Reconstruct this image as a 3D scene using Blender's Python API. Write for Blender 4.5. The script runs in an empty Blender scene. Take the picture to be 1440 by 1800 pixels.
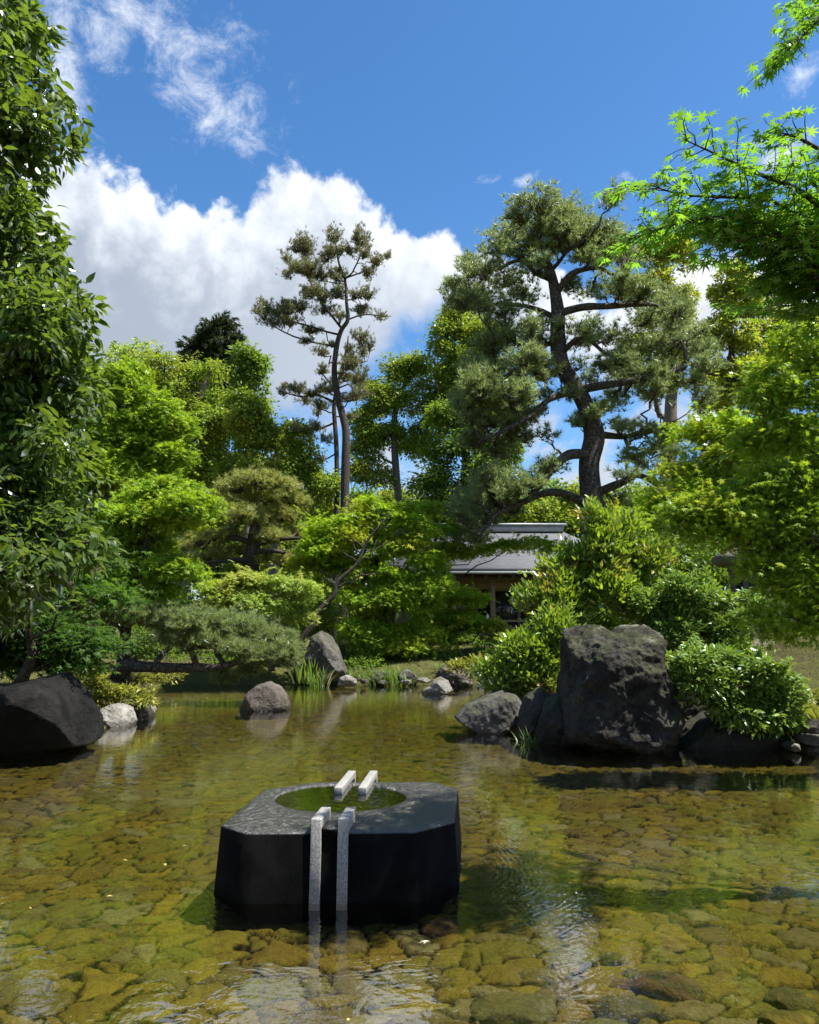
import bpy, math, random
import numpy as np

rng = np.random.default_rng(11)
random.seed(5)
SC = bpy.context.scene
COL = SC.collection
R = math.radians

# ------------------------------------------------------------------ camera
F = 1401.0                      # focal length in photo pixels (1440 wide)
PITCH = math.atan(200.0 / F)
CAMZ = 1.3
cam_d = bpy.data.cameras.new("camera")
cam = bpy.data.objects.new("camera", cam_d)
COL.objects.link(cam)
cam.location = (0, 0, CAMZ)
cam.rotation_euler = (math.pi / 2 + PITCH, 0, 0)
cam_d.sensor_fit = 'HORIZONTAL'
cam_d.sensor_width = 36.0
cam_d.lens = F * 36.0 / 1440.0
cam_d.clip_start = 0.05
cam_d.clip_end = 3000.0
SC.camera = cam

CP, SP = math.cos(PITCH), math.sin(PITCH)


def ray(px, py):
    a, b = (px - 720.0) / F, (900.0 - py) / F
    return np.array([a, CP - SP * b, SP + CP * b])


def P(px, py, D):
    """Point seen at photo pixel (px, py) at forward distance D."""
    r = ray(px, py)
    s = D / r[1]
    return np.array([r[0] * s, D, CAMZ + r[2] * s])


def G(px, py, z=0.0):
    """Point seen at photo pixel (px, py) on the horizontal plane z."""
    r = ray(px, py)
    s = (z - CAMZ) / r[2]
    return np.array([r[0] * s, r[1] * s, z])


def RM(D):
    """survey distance -> scene distance (sight lines flattened over the pond)"""
    return float(np.interp(D, [0, 7.6, 10, 10.9, 12, 13.9, 17.5, 60], [0, 7.6, 8.3, 9.15, 10.5, 12.86, 18.2, 61]))


def PR(px, py, D):
    return P(px, py, RM(D))


# ------------------------------------------------------------------ sun, sky, exposure
SUN_EL, SUN_AZ = R(64), R(103)          # azimuth measured from the view direction (+Y) towards +X
sd = np.array([math.sin(SUN_AZ) * math.cos(SUN_EL), math.cos(SUN_AZ) * math.cos(SUN_EL), math.sin(SUN_EL)])
sun_d = bpy.data.lights.new("sun", 'SUN')
sun_d.energy = 5.0
sun_d.angle = R(0.55)
sun_d.color = (1.0, 0.955, 0.88)
sun = bpy.data.objects.new("sun", sun_d)
COL.objects.link(sun)
sun.location = (0, 0, 40)
from mathutils import Vector
sun.rotation_euler = Vector(tuple(-sd)).to_track_quat('-Z', 'Y').to_euler()

SC.view_settings.view_transform = 'Standard'
SC.view_settings.look = 'None'
SC.view_settings.exposure = 1.08
SC.view_settings.gamma = 1.0
SC.render.engine = 'CYCLES'
SC.cycles.max_bounces = 7
SC.cycles.diffuse_bounces = 4
SC.cycles.glossy_bounces = 3
SC.cycles.transmission_bounces = 4
SC.cycles.transparent_max_bounces = 8
SC.cycles.caustics_reflective = False
SC.cycles.caustics_refractive = False
SC.cycles.sample_clamp_indirect = 4.0
SC.cycles.use_denoising = True


class NT:
    """Small helper for node trees."""
    def __init__(self, tree):
        self.t = tree
        self.n = tree.nodes
        self.n.clear()

    def new(self, kind, **kw):
        nd = self.n.new(kind)
        for k, v in kw.items():
            setattr(nd, k, v)
        return nd

    def link(self, a, b):
        self.t.links.new(a, b)

    def put(self, sock, v):
        if isinstance(v, bpy.types.NodeSocket):
            self.t.links.new(v, sock)
        elif v is not None:
            if sock.type == 'RGBA' and len(v) == 3:
                v = (*v, 1.0)
            sock.default_value = v

    def math(self, op, a, b=None, c=None, clamp=False):
        nd = self.new('ShaderNodeMath', operation=op, use_clamp=clamp)
        for i, v in enumerate((a, b, c)):
            if v is not None:
                self.put(nd.inputs[i], v)
        return nd.outputs[0]

    def smooth(self, v, a, b, lo=0.0, hi=1.0):
        nd = self.new('ShaderNodeMapRange', interpolation_type='SMOOTHSTEP')
        self.put(nd.inputs['Value'], v)
        nd.inputs['From Min'].default_value = a
        nd.inputs['From Max'].default_value = b
        nd.inputs['To Min'].default_value = lo
        nd.inputs['To Max'].default_value = hi
        return nd.outputs[0]

    def mix(self, f, a, b, blend='MIX'):
        nd = self.new('ShaderNodeMix', data_type='RGBA', blend_type=blend)
        self.put(nd.inputs[0], f)
        self.put(nd.inputs[6], a)
        self.put(nd.inputs[7], b)
        return nd.outputs[2]

    def noise(self, vec, scale, detail=4, rough=0.55, dist=0.0, dims='3D'):
        nd = self.new('ShaderNodeTexNoise', noise_dimensions=dims)
        if vec is not None:
            self.link(vec, nd.inputs['Vector'])
        nd.inputs['Scale'].default_value = scale
        nd.inputs['Detail'].default_value = detail
        nd.inputs['Roughness'].default_value = rough
        nd.inputs['Distortion'].default_value = dist
        return nd.outputs['Fac']

    def vmul(self, vec, s):
        nd = self.new('ShaderNodeVectorMath', operation='MULTIPLY')
        self.link(vec, nd.inputs[0])
        nd.inputs[1].default_value = s
        return nd.outputs[0]

    def shmix(self, f, a, b):
        nd = self.new('ShaderNodeMixShader')
        self.put(nd.inputs[0], f)
        self.link(a, nd.inputs[1])
        self.link(b, nd.inputs[2])
        return nd.outputs[0]

    def bump(self, h, strength, dist, normal=None):
        nd = self.new('ShaderNodeBump')
        nd.inputs['Strength'].default_value = strength
        nd.inputs['Distance'].default_value = dist
        self.link(h, nd.inputs['Height'])
        if normal is not None:
            self.link(normal, nd.inputs['Normal'])
        return nd.outputs[0]


def azel(px, py):
    r = ray(px, py)
    return math.degrees(math.atan2(r[0], r[1])), math.degrees(math.atan2(r[2], math.hypot(r[0], r[1])))


def build_world():
    w = bpy.data.worlds.new("World")
    SC.world = w
    w.use_nodes = True
    k = NT(w.node_tree)
    out = k.new('ShaderNodeOutputWorld')
    sky = k.new('ShaderNodeTexSky', sky_type='NISHITA')
    sky.sun_disc = False
    sky.sun_elevation = SUN_EL
    sky.sun_rotation = SUN_AZ
    sky.altitude = 200
    sky.air_density = 1.0
    sky.dust_density = 0.4
    sky.ozone_density = 3.0
    hs = k.new('ShaderNodeHueSaturation')
    hs.inputs['Saturation'].default_value = 1.24
    k.link(sky.outputs[0], hs.inputs['Color'])
    bg = k.new('ShaderNodeBackground')
    bg.inputs['Strength'].default_value = 0.094
    k.link(hs.outputs[0], bg.inputs['Color'])
    tc = k.new('ShaderNodeTexCoord')
    sep = k.new('ShaderNodeSeparateXYZ')
    k.link(tc.outputs['Generated'], sep.inputs[0])
    x, y, z = sep.outputs
    az = k.math('MULTIPLY', k.math('ARCTAN2', x, y), 180 / math.pi)
    el = k.math('MULTIPLY', k.math('ARCSINE', z), 180 / math.pi)
    comb = k.new('ShaderNodeCombineXYZ')
    k.link(az, comb.inputs[0])
    k.link(el, comb.inputs[1])
    ae = comb.outputs[0]

    def curve(pts, val):
        """piecewise curve of azimuth (degrees, -90..90) giving degrees of elevation"""
        c = k.new('ShaderNodeFloatCurve')
        cm = c.mapping
        cv = cm.curves[0]
        pp = [((a + 90) / 180, e / 90) for a, e in pts]
        cv.points[0].location = (0, pp[0][1])
        cv.points[1].location = (1, pp[-1][1])
        for q in pp:
            cv.points.new(*q)
        for q in cv.points:
            q.handle_type = 'VECTOR'
        cm.update()
        k.put(c.inputs['Value'], k.math('MULTIPLY_ADD', val, 1 / 180, 0.5))
        return k.math('MULTIPLY', c.outputs[0], 90)

    # warped coordinates: billows
    big = k.noise(ae, 0.20, 9, 0.62, 0.3)
    fine = k.noise(ae, 0.85, 7, 0.62, 0.5)
    vor = k.new('ShaderNodeTexVoronoi', feature='SMOOTH_F1')
    k.link(ae, vor.inputs['Vector'])
    vor.inputs['Scale'].default_value = 0.42
    vor.inputs['Detail'].default_value = 3.0
    vor.inputs['Smoothness'].default_value = 0.35
    bil = vor.outputs['Distance']
    top_px = [(-40, 205), (60, 215), (110, 222), (150, 232), (200, 270), (260, 297), (330, 328), (400, 345), (436, 352),
              (446, 308), (480, 278), (550, 268), (600, 282), (640, 322), (700, 358), (755, 372), (800, 392), (822, 420),
              (860, 405), (930, 445), (1000, 470), (1080, 520), (1140, 480), (1200, 440), (1260, 405), (1330, 410),
              (1440, 430)]
    top = curve([(-85, 24)] + [azel(*q) for q in top_px] + [(50, 26), (86, 18)], az)
    bot_px = [(-40, 760), (300, 740), (480, 720), (600, 700), (650, 640), (700, 585), (760, 560), (850, 560), (1000, 660), (1080, 690),
              (1200, 640), (1320, 640), (1440, 690)]
    bot = curve([(-85, 6)] + [azel(*q) for q in bot_px] + [(50, 8), (86, 6)], az)
    depth = k.math('SUBTRACT', top, el)
    nz = k.math('ADD', k.math('MULTIPLY', k.math('SUBTRACT', big, 0.5), 4.6), k.math('MULTIPLY', k.math('SUBTRACT', 0.55, bil), 1.6))
    nz = k.math('ADD', nz, k.math('MULTIPLY', k.math('SUBTRACT', fine, 0.5), 2.0))
    dn = k.math('ADD', depth, nz)
    a_top = k.smooth(dn, -0.15, 1.1)
    above = k.math('ADD', k.math('SUBTRACT', el, bot), k.math('MULTIPLY', k.math('SUBTRACT', big, 0.5), 9.0))
    a_bot = k.smooth(above, -1.6, 2.4)
    alpha = k.math('MULTIPLY', a_top, a_bot)
    # low broken cloud under the main base
    low = k.smooth(k.math('ADD', k.noise(ae, 0.16, 8, 0.6, 0.4), k.math('MULTIPLY', k.math('SUBTRACT', 17, el), 0.006)), 0.50, 0.62)
    lowm = k.math('MULTIPLY', low, k.smooth(el, 21, 12))
    lowm = k.math('MULTIPLY', lowm, k.smooth(el, 0.5, 6))
    alpha = k.math('MAXIMUM', alpha, k.math('MULTIPLY', lowm, 0.95))
    # thin wisps
    st = k.noise(k.vmul(ae, (0.34, 0.46, 1)), 1.0, 12, 0.72, 0.35)
    for (px, py, rx, ry, ang, amt) in [(335, 135, 6.2, 2.6, -0.75, 0.95), (420, 225, 3.0, 2.0, -0.9, 0.85), (195, 25, 2.6, 3.2, -0.6, 1.0),
                                       (110, 120, 1.8, 6.0, 0.3, 0.9), (930, 313, 1.7, 0.5, 0.35, 0.85), (1410, 130, 2.2, 1.2, 0.2, 0.7),
                                       (1380, 270, 2.2, 1.0, 0.3, 1.05), (1330, 250, 1.4, 0.5, 0.0, 0.8), (1095, 312, 1.0, 0.4, 0, 0.6),
                                       (850, 318, 1.2, 0.4, 0.1, 0.6), (1480, 380, 8, 2.5, 0.2, 0.9), (400, 130, 7, 3.5, -0.7, 0.62)]:
        a0, e0 = azel(px, py)
        dx = k.math('SUBTRACT', az, a0)
        dy = k.math('SUBTRACT', el, e0)
        ca, sa = math.cos(ang), math.sin(ang)
        u = k.math('ADD', k.math('MULTIPLY', dx, ca / rx), k.math('MULTIPLY', dy, sa / rx))
        v = k.math('ADD', k.math('MULTIPLY', dx, -sa / ry), k.math('MULTIPLY', dy, ca / ry))
        d2 = k.math('ADD', k.math('MULTIPLY', u, u), k.math('MULTIPLY', v, v))
        g = k.math('MULTIPLY', k.math('EXPONENT', k.math('MULTIPLY', d2, -0.9)), amt)
        wsp = k.smooth(k.math('ADD', k.math('MULTIPLY', g, 0.62), k.math('MULTIPLY', k.math('SUBTRACT', st, 0.5), 1.5)), 0.22, 0.95, 0.0, 0.9)
        wsp = k.math('MULTIPLY', wsp, k.smooth(g, 0.03, 0.3))
        alpha = k.math('MAXIMUM', alpha, wsp)
    # light on the cloud: bright crests, grey base
    shade = k.smooth(k.math('ADD', depth, k.math('ADD', k.math('MULTIPLY', k.math('SUBTRACT', big, 0.5), 16.0),
                                                 k.math('MULTIPLY', k.math('SUBTRACT', bil, 0.45), 4.0))), 0.8, 11.5)
    wx = k.smooth(az, -22, 6, 1.0, 0.66)
    shade = k.math('MULTIPLY', shade, wx)
    col = k.mix(shade, (0.82, 0.86, 0.92), (0.345, 0.400, 0.490))
    cb = k.new('ShaderNodeBackground')
    cb.inputs['Strength'].default_value = 0.63
    k.link(col, cb.inputs['Color'])
    k.link(k.shmix(alpha, bg.outputs[0], cb.outputs[0]), out.inputs[0])
    w.cycles.sampling_method = 'MANUAL'
    w.cycles.sample_map_resolution = 1024


build_world()

# ------------------------------------------------------------------ noise, geometry helpers


def _hash(ix, iy, iz, seed):
    h = (ix * 374761393 + iy * 668265263 + iz * 2147483647 + seed * 1274126177) & 0xffffffff
    h = ((h ^ (h >> 13)) * 1274126177) & 0xffffffff
    h = h ^ (h >> 16)
    return (h & 0xffffff) / float(0xffffff)


def vnoise(p, seed=0):
    """smooth value noise of (n,3) points, range -1..1"""
    p = np.asarray(p, float)
    i = np.floor(p).astype(np.int64)
    f = p - i
    f = f * f * f * (f * (f * 6 - 15) + 10)
    out = np.zeros(len(p))
    for dx in (0, 1):
        for dy in (0, 1):
            for dz in (0, 1):
                w = (f[:, 0] if dx else 1 - f[:, 0]) * (f[:, 1] if dy else 1 - f[:, 1]) * (f[:, 2] if dz else 1 - f[:, 2])
                out += w * _hash(i[:, 0] + dx, i[:, 1] + dy, i[:, 2] + dz, seed)
    return out * 2 - 1


def fbm(p, oct=4, seed=0, gain=0.5):
    p = np.asarray(p, float)
    s, a, tot = np.zeros(len(p)), 1.0, 0.0
    for o in range(oct):
        s += a * vnoise(p * (2 ** o), seed + o * 17)
        tot += a
        a *= gain
    return s / tot


def nrm(v):
    return v / np.maximum(np.linalg.norm(v, axis=-1, keepdims=True), 1e-9)


class Acc:
    """collects vertices and faces for ONE mesh object"""
    def __init__(self):
        self.v, self.t, self.q, self.n = [], [], [], 0

    def add(self, V, T=None, Q=None):
        V = np.asarray(V, float).reshape(-1, 3)
        if T is not None and len(T):
            self.t.append(np.asarray(T, np.int64).reshape(-1, 3) + self.n)
        if Q is not None and len(Q):
            self.q.append(np.asarray(Q, np.int64).reshape(-1, 4) + self.n)
        self.v.append(V)
        self.n += len(V)
        return self

    def box(self, c, s, rz=0.0, taper=1.0):
        cx, cy, cz = c
        hx, hy, hz = s[0] / 2, s[1] / 2, s[2] / 2
        V = np.array([[x * hx * (taper if z > 0 else 1), y * hy * (taper if z > 0 else 1), z * hz] for z in (-1, 1) for y in (-1, 1) for x in (-1, 1)])
        if rz:
            ca, sa = math.cos(rz), math.sin(rz)
            V = np.stack([V[:, 0] * ca - V[:, 1] * sa, V[:, 0] * sa + V[:, 1] * ca, V[:, 2]], 1)
        V = V + np.array(c)
        Q = [[0, 2, 3, 1], [4, 5, 7, 6], [0, 1, 5, 4], [2, 6, 7, 3], [0, 4, 6, 2], [1, 3, 7, 5]]
        return self.add(V, Q=Q)

    def tubes(self, paths, radii, sides=5):
        V, Q = tube_batch(paths, radii, sides)
        return self.add(V, Q=Q)

    def scatter(self, tmpl, pos, d, up, scale, wid=None):
        tv, tt = tmpl
        Y = nrm(d)
        X = nrm(np.cross(Y, up))
        Z = np.cross(X, Y)
        s = np.asarray(scale).reshape(-1, 1, 1)
        w = s if wid is None else s * np.asarray(wid).reshape(-1, 1, 1)
        V = pos[:, None, :] + w * tv[None, :, 0:1] * X[:, None, :] + s * (tv[None, :, 1:2] * Y[:, None, :] + tv[None, :, 2:3] * Z[:, None, :])
        k = len(tv)
        T = tt[None, :, :] + (np.arange(len(pos)) * k)[:, None, None]
        return self.add(V.reshape(-1, 3), T=T.reshape(-1, 3))


def tube_batch(paths, radii, sides):
    paths = np.asarray(paths, float)
    if paths.ndim == 2:
        paths = paths[None]
    n, k, _ = paths.shape
    radii = np.broadcast_to(np.asarray(radii, float), (n, k))
    t = nrm(np.gradient(paths, axis=1))
    ref = np.where(np.abs(t.mean(1)[:, 2:3]) > 0.75, np.array([[1.0, 0.13, 0]]), np.array([[0.1, 0.05, 1.0]]))
    X = nrm(np.cross(t, ref[:, None, :]))
    Y = np.cross(t, X)
    a = np.linspace(0, 2 * math.pi, sides, endpoint=False)
    V = paths[:, :, None, :] + radii[:, :, None, None] * (np.cos(a)[None, None, :, None] * X[:, :, None, :] + np.sin(a)[None, None, :, None] * Y[:, :, None, :])
    idx = np.arange(n * k * sides).reshape(n, k, sides)
    a0, a1 = idx[:, :-1, :], idx[:, 1:, :]
    Q = np.stack([a0, np.roll(a0, -1, 2), np.roll(a1, -1, 2), a1], -1).reshape(-1, 4)
    return V.reshape(-1, 3), Q


def smooth_path(pts, radii, n):
    """Catmull-Rom resample of a polyline with radii"""
    pts = np.asarray(pts, float)
    r = np.asarray(radii, float)
    m = len(pts)
    ext = np.vstack([2 * pts[0] - pts[1], pts, 2 * pts[-1] - pts[-2]])
    u = np.linspace(0, m - 1 - 1e-6, n)
    i = u.astype(int)
    f = (u - i)[:, None]
    p0, p1, p2, p3 = ext[i], ext[i + 1], ext[i + 2], ext[i + 3]
    o = 0.5 * (2 * p1 + (p2 - p0) * f + (2 * p0 - 5 * p1 + 4 * p2 - p3) * f ** 2 + (3 * p1 - p0 - 3 * p2 + p3) * f ** 3)
    return o, np.interp(u, np.arange(m), r)


def root_loc(o):
    p = np.zeros(3)
    while o is not None:
        p = p + np.array(o.location)
        o = o.parent
    return p


def obj(name, acc, mat, parent=None, smooth=False, loc=None):
    V = np.vstack(acc.v)
    off = root_loc(parent) if parent is not None else (np.array(loc, float) if loc is not None else np.zeros(3))
    me = bpy.data.meshes.new(name)
    T = np.vstack(acc.t) if acc.t else np.zeros((0, 3), np.int64)
    Q = np.vstack(acc.q) if acc.q else np.zeros((0, 4), np.int64)
    me.vertices.add(len(V))
    me.vertices.foreach_set('co', (V - off).astype(np.float32).ravel())
    nl = len(T) * 3 + len(Q) * 4
    me.loops.add(nl)
    me.loops.foreach_set('vertex_index', np.concatenate([T.ravel(), Q.ravel()]).astype(np.int32))
    me.polygons.add(len(T) + len(Q))
    st = np.concatenate([np.arange(len(T)) * 3, len(T) * 3 + np.arange(len(Q)) * 4]).astype(np.int32)
    me.polygons.foreach_set('loop_start', st)
    me.update(calc_edges=True)
    if smooth:
        me.polygons.foreach_set('use_smooth', np.ones(len(me.polygons), bool))
    if mat is not None:
        me.materials.append(mat)
    o = bpy.data.objects.new(name, me)
    COL.objects.link(o)
    if parent is not None:
        o.parent = parent
    elif loc is not None:
        o.location = tuple(loc)
    return o


def tag(o, label=None, cat=None, group=None, kind=None):
    if label:
        o['label'] = label
    if cat:
        o['category'] = cat
    if group:
        o['group'] = group
    if kind:
        o['kind'] = kind
    return o


def thing(name, label, cat, loc, group=None):
    o = bpy.data.objects.new(name, None)
    o.empty_display_size = 0.2
    COL.objects.link(o)
    o.location = tuple(float(c) for c in loc)
    return tag(o, label, cat, group)


# ------------------------------------------------------------------ materials


def mat_new(name):
    m = bpy.data.materials.new(name)
    m.use_nodes = True
    k = NT(m.node_tree)
    out = k.new('ShaderNodeOutputMaterial')
    return m, k, out


def leaf_mat(name, c1, c2, tr, young=None, young_amt=0.0, trans=0.45, gloss=0.12, rough=0.35, nscale=0.8):
    """leaf: diffuse + light passing through + a sheen; colour varies from leaf to leaf"""
    m, k, out = mat_new(name)
    geo = k.new('ShaderNodeNewGeometry')
    tc = k.new('ShaderNodeTexCoord')
    rnd = geo.outputs['Random Per Island']
    col = k.mix(rnd, c1, c2)
    tcol = k.mix(rnd, tuple(x * 0.8 for x in tr), tuple(min(1, x * 1.2) for x in tr))
    big = k.smooth(k.noise(tc.outputs['Object'], 1.9, 3, 0.6), 0.32, 0.68, 0.72, 1.18)
    bc = k.new('ShaderNodeCombineXYZ')
    for q in range(3):
        k.link(big, bc.inputs[q])
    col = k.mix(1.0, col, bc.outputs[0], 'MULTIPLY')
    if young:
        nz = k.noise(tc.outputs['Object'], nscale, 3, 0.6)
        f = k.smooth(k.math('ADD', nz, k.math('MULTIPLY', rnd, 0.16)), 0.66 - young_amt * 0.3, 0.80 - young_amt * 0.3)
        col = k.mix(f, col, young)
        tcol = k.mix(f, tcol, tuple(min(1, x * 1.9) for x in young))
    df = k.new('ShaderNodeBsdfDiffuse')
    k.link(col, df.inputs[0])
    tl = k.new('ShaderNodeBsdfTranslucent')
    k.link(tcol, tl.inputs[0])
    s = k.shmix(trans, df.outputs[0], tl.outputs[0])
    gl = k.new('ShaderNodeBsdfGlossy')
    gl.inputs['Roughness'].default_value = rough
    gl.inputs['Color'].default_value = (1, 1, 1, 1)
    fr = k.new('ShaderNodeFresnel')
    fr.inputs['IOR'].default_value = 1.42
    f2 = k.math('MULTIPLY', fr.outputs[0], gloss / 0.16, clamp=True)
    k.link(k.shmix(f2, s, gl.outputs[0]), out.inputs[0])
    return m


def bark_mat(name, c1, c2, scale=6.0, bump=0.5):
    m, k, out = mat_new(name)
    tc = k.new('ShaderNodeTexCoord')
    v = tc.outputs['Object']
    n0 = k.new('ShaderNodeTexNoise')
    k.link(v, n0.inputs['Vector'])
    n0.inputs['Scale'].default_value = scale * 1.3
    n0.inputs['Detail'].default_value = 3.0
    vw = k.new('ShaderNodeVectorMath', operation='MULTIPLY_ADD')
    k.link(n0.outputs['Color'], vw.inputs[0])
    vw.inputs[1].default_value = (0.22, 0.22, 0.22)
    k.link(v, vw.inputs[2])
    n1 = k.noise(v, scale * 2.2, 6, 0.7, 0.4)
    vo = k.new('ShaderNodeTexVoronoi', feature='DISTANCE_TO_EDGE')
    k.link(k.vmul(vw.outputs[0], (1, 1, 0.7)), vo.inputs['Vector'])
    vo.inputs['Scale'].default_value = scale * 2.6
    pl = k.smooth(vo.outputs['Distance'], 0.0, 0.16)
    h = k.math('ADD', k.math('MULTIPLY', pl, 0.6), k.math('MULTIPLY', n1, 0.5))
    b = k.new('ShaderNodeBsdfPrincipled')
    k.link(k.mix(k.smooth(h, 0.2, 0.95), c1, c2), b.inputs['Base Color'])
    b.inputs['Roughness'].default_value = 0.9
    k.link(k.bump(h, bump, 0.04), b.inputs['Normal'])
    k.link(b.outputs[0], out.inputs[0])
    return m


def rock_mat(name, c1, c2, lichen=(0.34, 0.34, 0.30), lamt=0.35, scale=3.0, wet=True, lit_crest=None, spec=0.3, moss=0.5):
    m, k, out = mat_new(name)
    tc = k.new('ShaderNodeTexCoord')
    geo = k.new('ShaderNodeNewGeometry')
    pos = geo.outputs['Position']
    n1 = k.noise(pos, scale, 9, 0.66, 0.3)
    n2 = k.noise(pos, scale * 4.5, 7, 0.7, 0.2)
    n3 = k.noise(pos, scale * 0.7, 5, 0.6, 1.2)
    vo = k.new('ShaderNodeTexVoronoi', feature='DISTANCE_TO_EDGE')
    k.link(k.vmul(pos, (1, 1, 0.6)), vo.inputs['Vector'])
    vo.inputs['Scale'].default_value = scale * 0.8
    crack = k.smooth(k.math('ADD', vo.outputs['Distance'], k.math('MULTIPLY', k.math('SUBTRACT', n1, 0.38), 0.9)), 0.0, 0.05)
    col = k.mix(k.smooth(n1, 0.3, 0.7), c1, c2)
    lf = k.math('MULTIPLY', k.smooth(k.math('ADD', k.math('MULTIPLY', n3, 0.6), k.math('MULTIPLY', n2, 0.4)), 0.56, 0.64), lamt)
    col = k.mix(lf, col, lichen)
    if lit_crest is not None:
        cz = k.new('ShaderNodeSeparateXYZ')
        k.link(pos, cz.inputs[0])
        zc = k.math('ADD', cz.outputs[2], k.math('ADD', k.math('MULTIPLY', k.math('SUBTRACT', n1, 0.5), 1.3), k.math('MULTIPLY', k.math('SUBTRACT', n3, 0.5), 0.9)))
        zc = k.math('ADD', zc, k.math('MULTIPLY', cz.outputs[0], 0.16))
        col = k.mix(k.math('MULTIPLY', k.smooth(zc, lit_crest, lit_crest + 0.22), 0.8), col, (0.36, 0.335, 0.30))  # top painted pale by height to stand for sunlight on it
    band = k.noise(k.vmul(pos, (1.2, 1.2, 0.25)), scale * 2.0, 5, 0.65, 0.6)
    col = k.mix(k.smooth(band, 0.42, 0.68, 0.0, 0.45), col, tuple(x * 0.45 for x in c1))
    if moss > 0:
        ns = k.new('ShaderNodeSeparateXYZ')
        k.link(geo.outputs['Normal'], ns.inputs[0])
        mf = k.math('MULTIPLY', k.smooth(ns.outputs[2], 0.25, 0.75), k.smooth(k.math('ADD', n3, k.math('MULTIPLY', n2, 0.35)), 0.60, 0.74))
        col = k.mix(k.math('MULTIPLY', mf, moss), col, (0.060, 0.072, 0.018))
    col = k.mix(k.math('MULTIPLY', k.math('SUBTRACT', 1.0, crack), 0.55), col, (0.02, 0.02, 0.018))
    b = k.new('ShaderNodeBsdfPrincipled')
    rough = 0.82
    if wet:
        sp = k.new('ShaderNodeSeparateXYZ')
        k.link(pos, sp.inputs[0])
        zz = k.math('ADD', sp.outputs[2], k.math('MULTIPLY', k.math('SUBTRACT', n1, 0.5), 0.12))
        wf = k.smooth(zz, 0.10, 0.03)
        col = k.mix(k.math('MULTIPLY', wf, 0.62), col, (0.025, 0.023, 0.018))
        k.link(k.math('SUBTRACT', 0.82, k.math('MULTIPLY', wf, 0.5)), b.inputs['Roughness'])
    else:
        b.inputs['Roughness'].default_value = rough
    k.link(col, b.inputs['Base Color'])
    b.inputs['Specular IOR Level'].default_value = spec
    h = k.math('ADD', k.math('MULTIPLY', n1, 0.7), k.math('ADD', k.math('MULTIPLY', n2, 0.35), k.math('MULTIPLY', crack, 0.22)))
    k.link(k.bump(h, 1.0, 0.11), b.inputs['Normal'])
    k.link(b.outputs[0], out.inputs[0])
    return m


def plain_mat(name, c1, c2=None, rough=0.6, scale=8.0, bump=0.2, bdist=0.01, stretch=(1, 1, 1), spec=0.5):
    m, k, out = mat_new(name)
    tc = k.new('ShaderNodeTexCoord')
    v = k.vmul(tc.outputs['Object'], stretch)
    n = k.noise(v, scale, 6, 0.6)
    b = k.new('ShaderNodeBsdfPrincipled')
    k.link(k.mix(k.smooth(n, 0.3, 0.7), c1, c2 or tuple(x * 0.7 for x in c1)), b.inputs['Base Color'])
    b.inputs['Roughness'].default_value = rough
    b.inputs['Specular IOR Level'].default_value = spec
    k.link(k.bump(n, bump, bdist), b.inputs['Normal'])
    k.link(b.outputs[0], out.inputs[0])
    return m


M_EVER = leaf_mat("glossy evergreen leaf", (0.026, 0.060, 0.010), (0.070, 0.115, 0.016), (0.28, 0.42, 0.03), gloss=0.045, rough=0.42, trans=0.34)
M_MAPLE = leaf_mat("maple leaf", (0.135, 0.245, 0.018), (0.235, 0.340, 0.026), (0.48, 0.68, 0.025), young=(0.32, 0.37, 0.025), young_amt=0.15, trans=0.37, gloss=0.025, rough=0.45)
M_MAPLE_Y = leaf_mat("yellow green maple leaf", (0.165, 0.295, 0.016), (0.270, 0.385, 0.022), (0.54, 0.78, 0.02), young=(0.36, 0.37, 0.025), young_amt=0.20, trans=0.37, gloss=0.025, rough=0.45)
M_MAPLE_P = leaf_mat("pale maple leaf", (0.240, 0.350, 0.070), (0.310, 0.420, 0.070), (0.50, 0.66, 0.06), young=(0.38, 0.40, 0.06), young_amt=0.3, trans=0.40, gloss=0.04, rough=0.45)
M_MAPLE_D = leaf_mat("shade darkened maple leaf", (0.030, 0.078, 0.010), (0.055, 0.115, 0.014), (0.15, 0.30, 0.02), trans=0.42, gloss=0.03, rough=0.45)  # the low maple's shade is put into these darker leaf colours
M_BROAD = leaf_mat("broad leaf", (0.120, 0.205, 0.022), (0.200, 0.285, 0.032), (0.42, 0.54, 0.03), young=(0.28, 0.31, 0.035), young_amt=0.25, trans=0.37, gloss=0.025, rough=0.5)
M_BROAD_D = leaf_mat("dark broad leaf", (0.060, 0.120, 0.015), (0.115, 0.185, 0.022), (0.30, 0.46, 0.03), trans=0.40, gloss=0.025, rough=0.5)
M_CAMPHOR = leaf_mat("camphor leaf", (0.230, 0.290, 0.030), (0.330, 0.360, 0.040), (0.56, 0.64, 0.05), young=(0.38, 0.36, 0.04), young_amt=0.1, trans=0.42, gloss=0.025, rough=0.5)
M_CEDAR = leaf_mat("cedar foliage", (0.022, 0.042, 0.014), (0.050, 0.065, 0.022), (0.07, 0.10, 0.02), trans=0.25, gloss=0.015, rough=0.6)
M_PINE = leaf_mat("pine needle", (0.135, 0.185, 0.070), (0.245, 0.285, 0.115), (0.38, 0.48, 0.13), trans=0.42, gloss=0.02, rough=0.5)
M_PINE_O = leaf_mat("olive pine needle", (0.190, 0.215, 0.060), (0.290, 0.300, 0.088), (0.52, 0.56, 0.10), trans=0.42, gloss=0.02, rough=0.5)
M_PINE_D = leaf_mat("dusky pine needle", (0.130, 0.135, 0.062), (0.230, 0.220, 0.105), (0.30, 0.31, 0.10), trans=0.34, gloss=0.02, rough=0.5)
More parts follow.
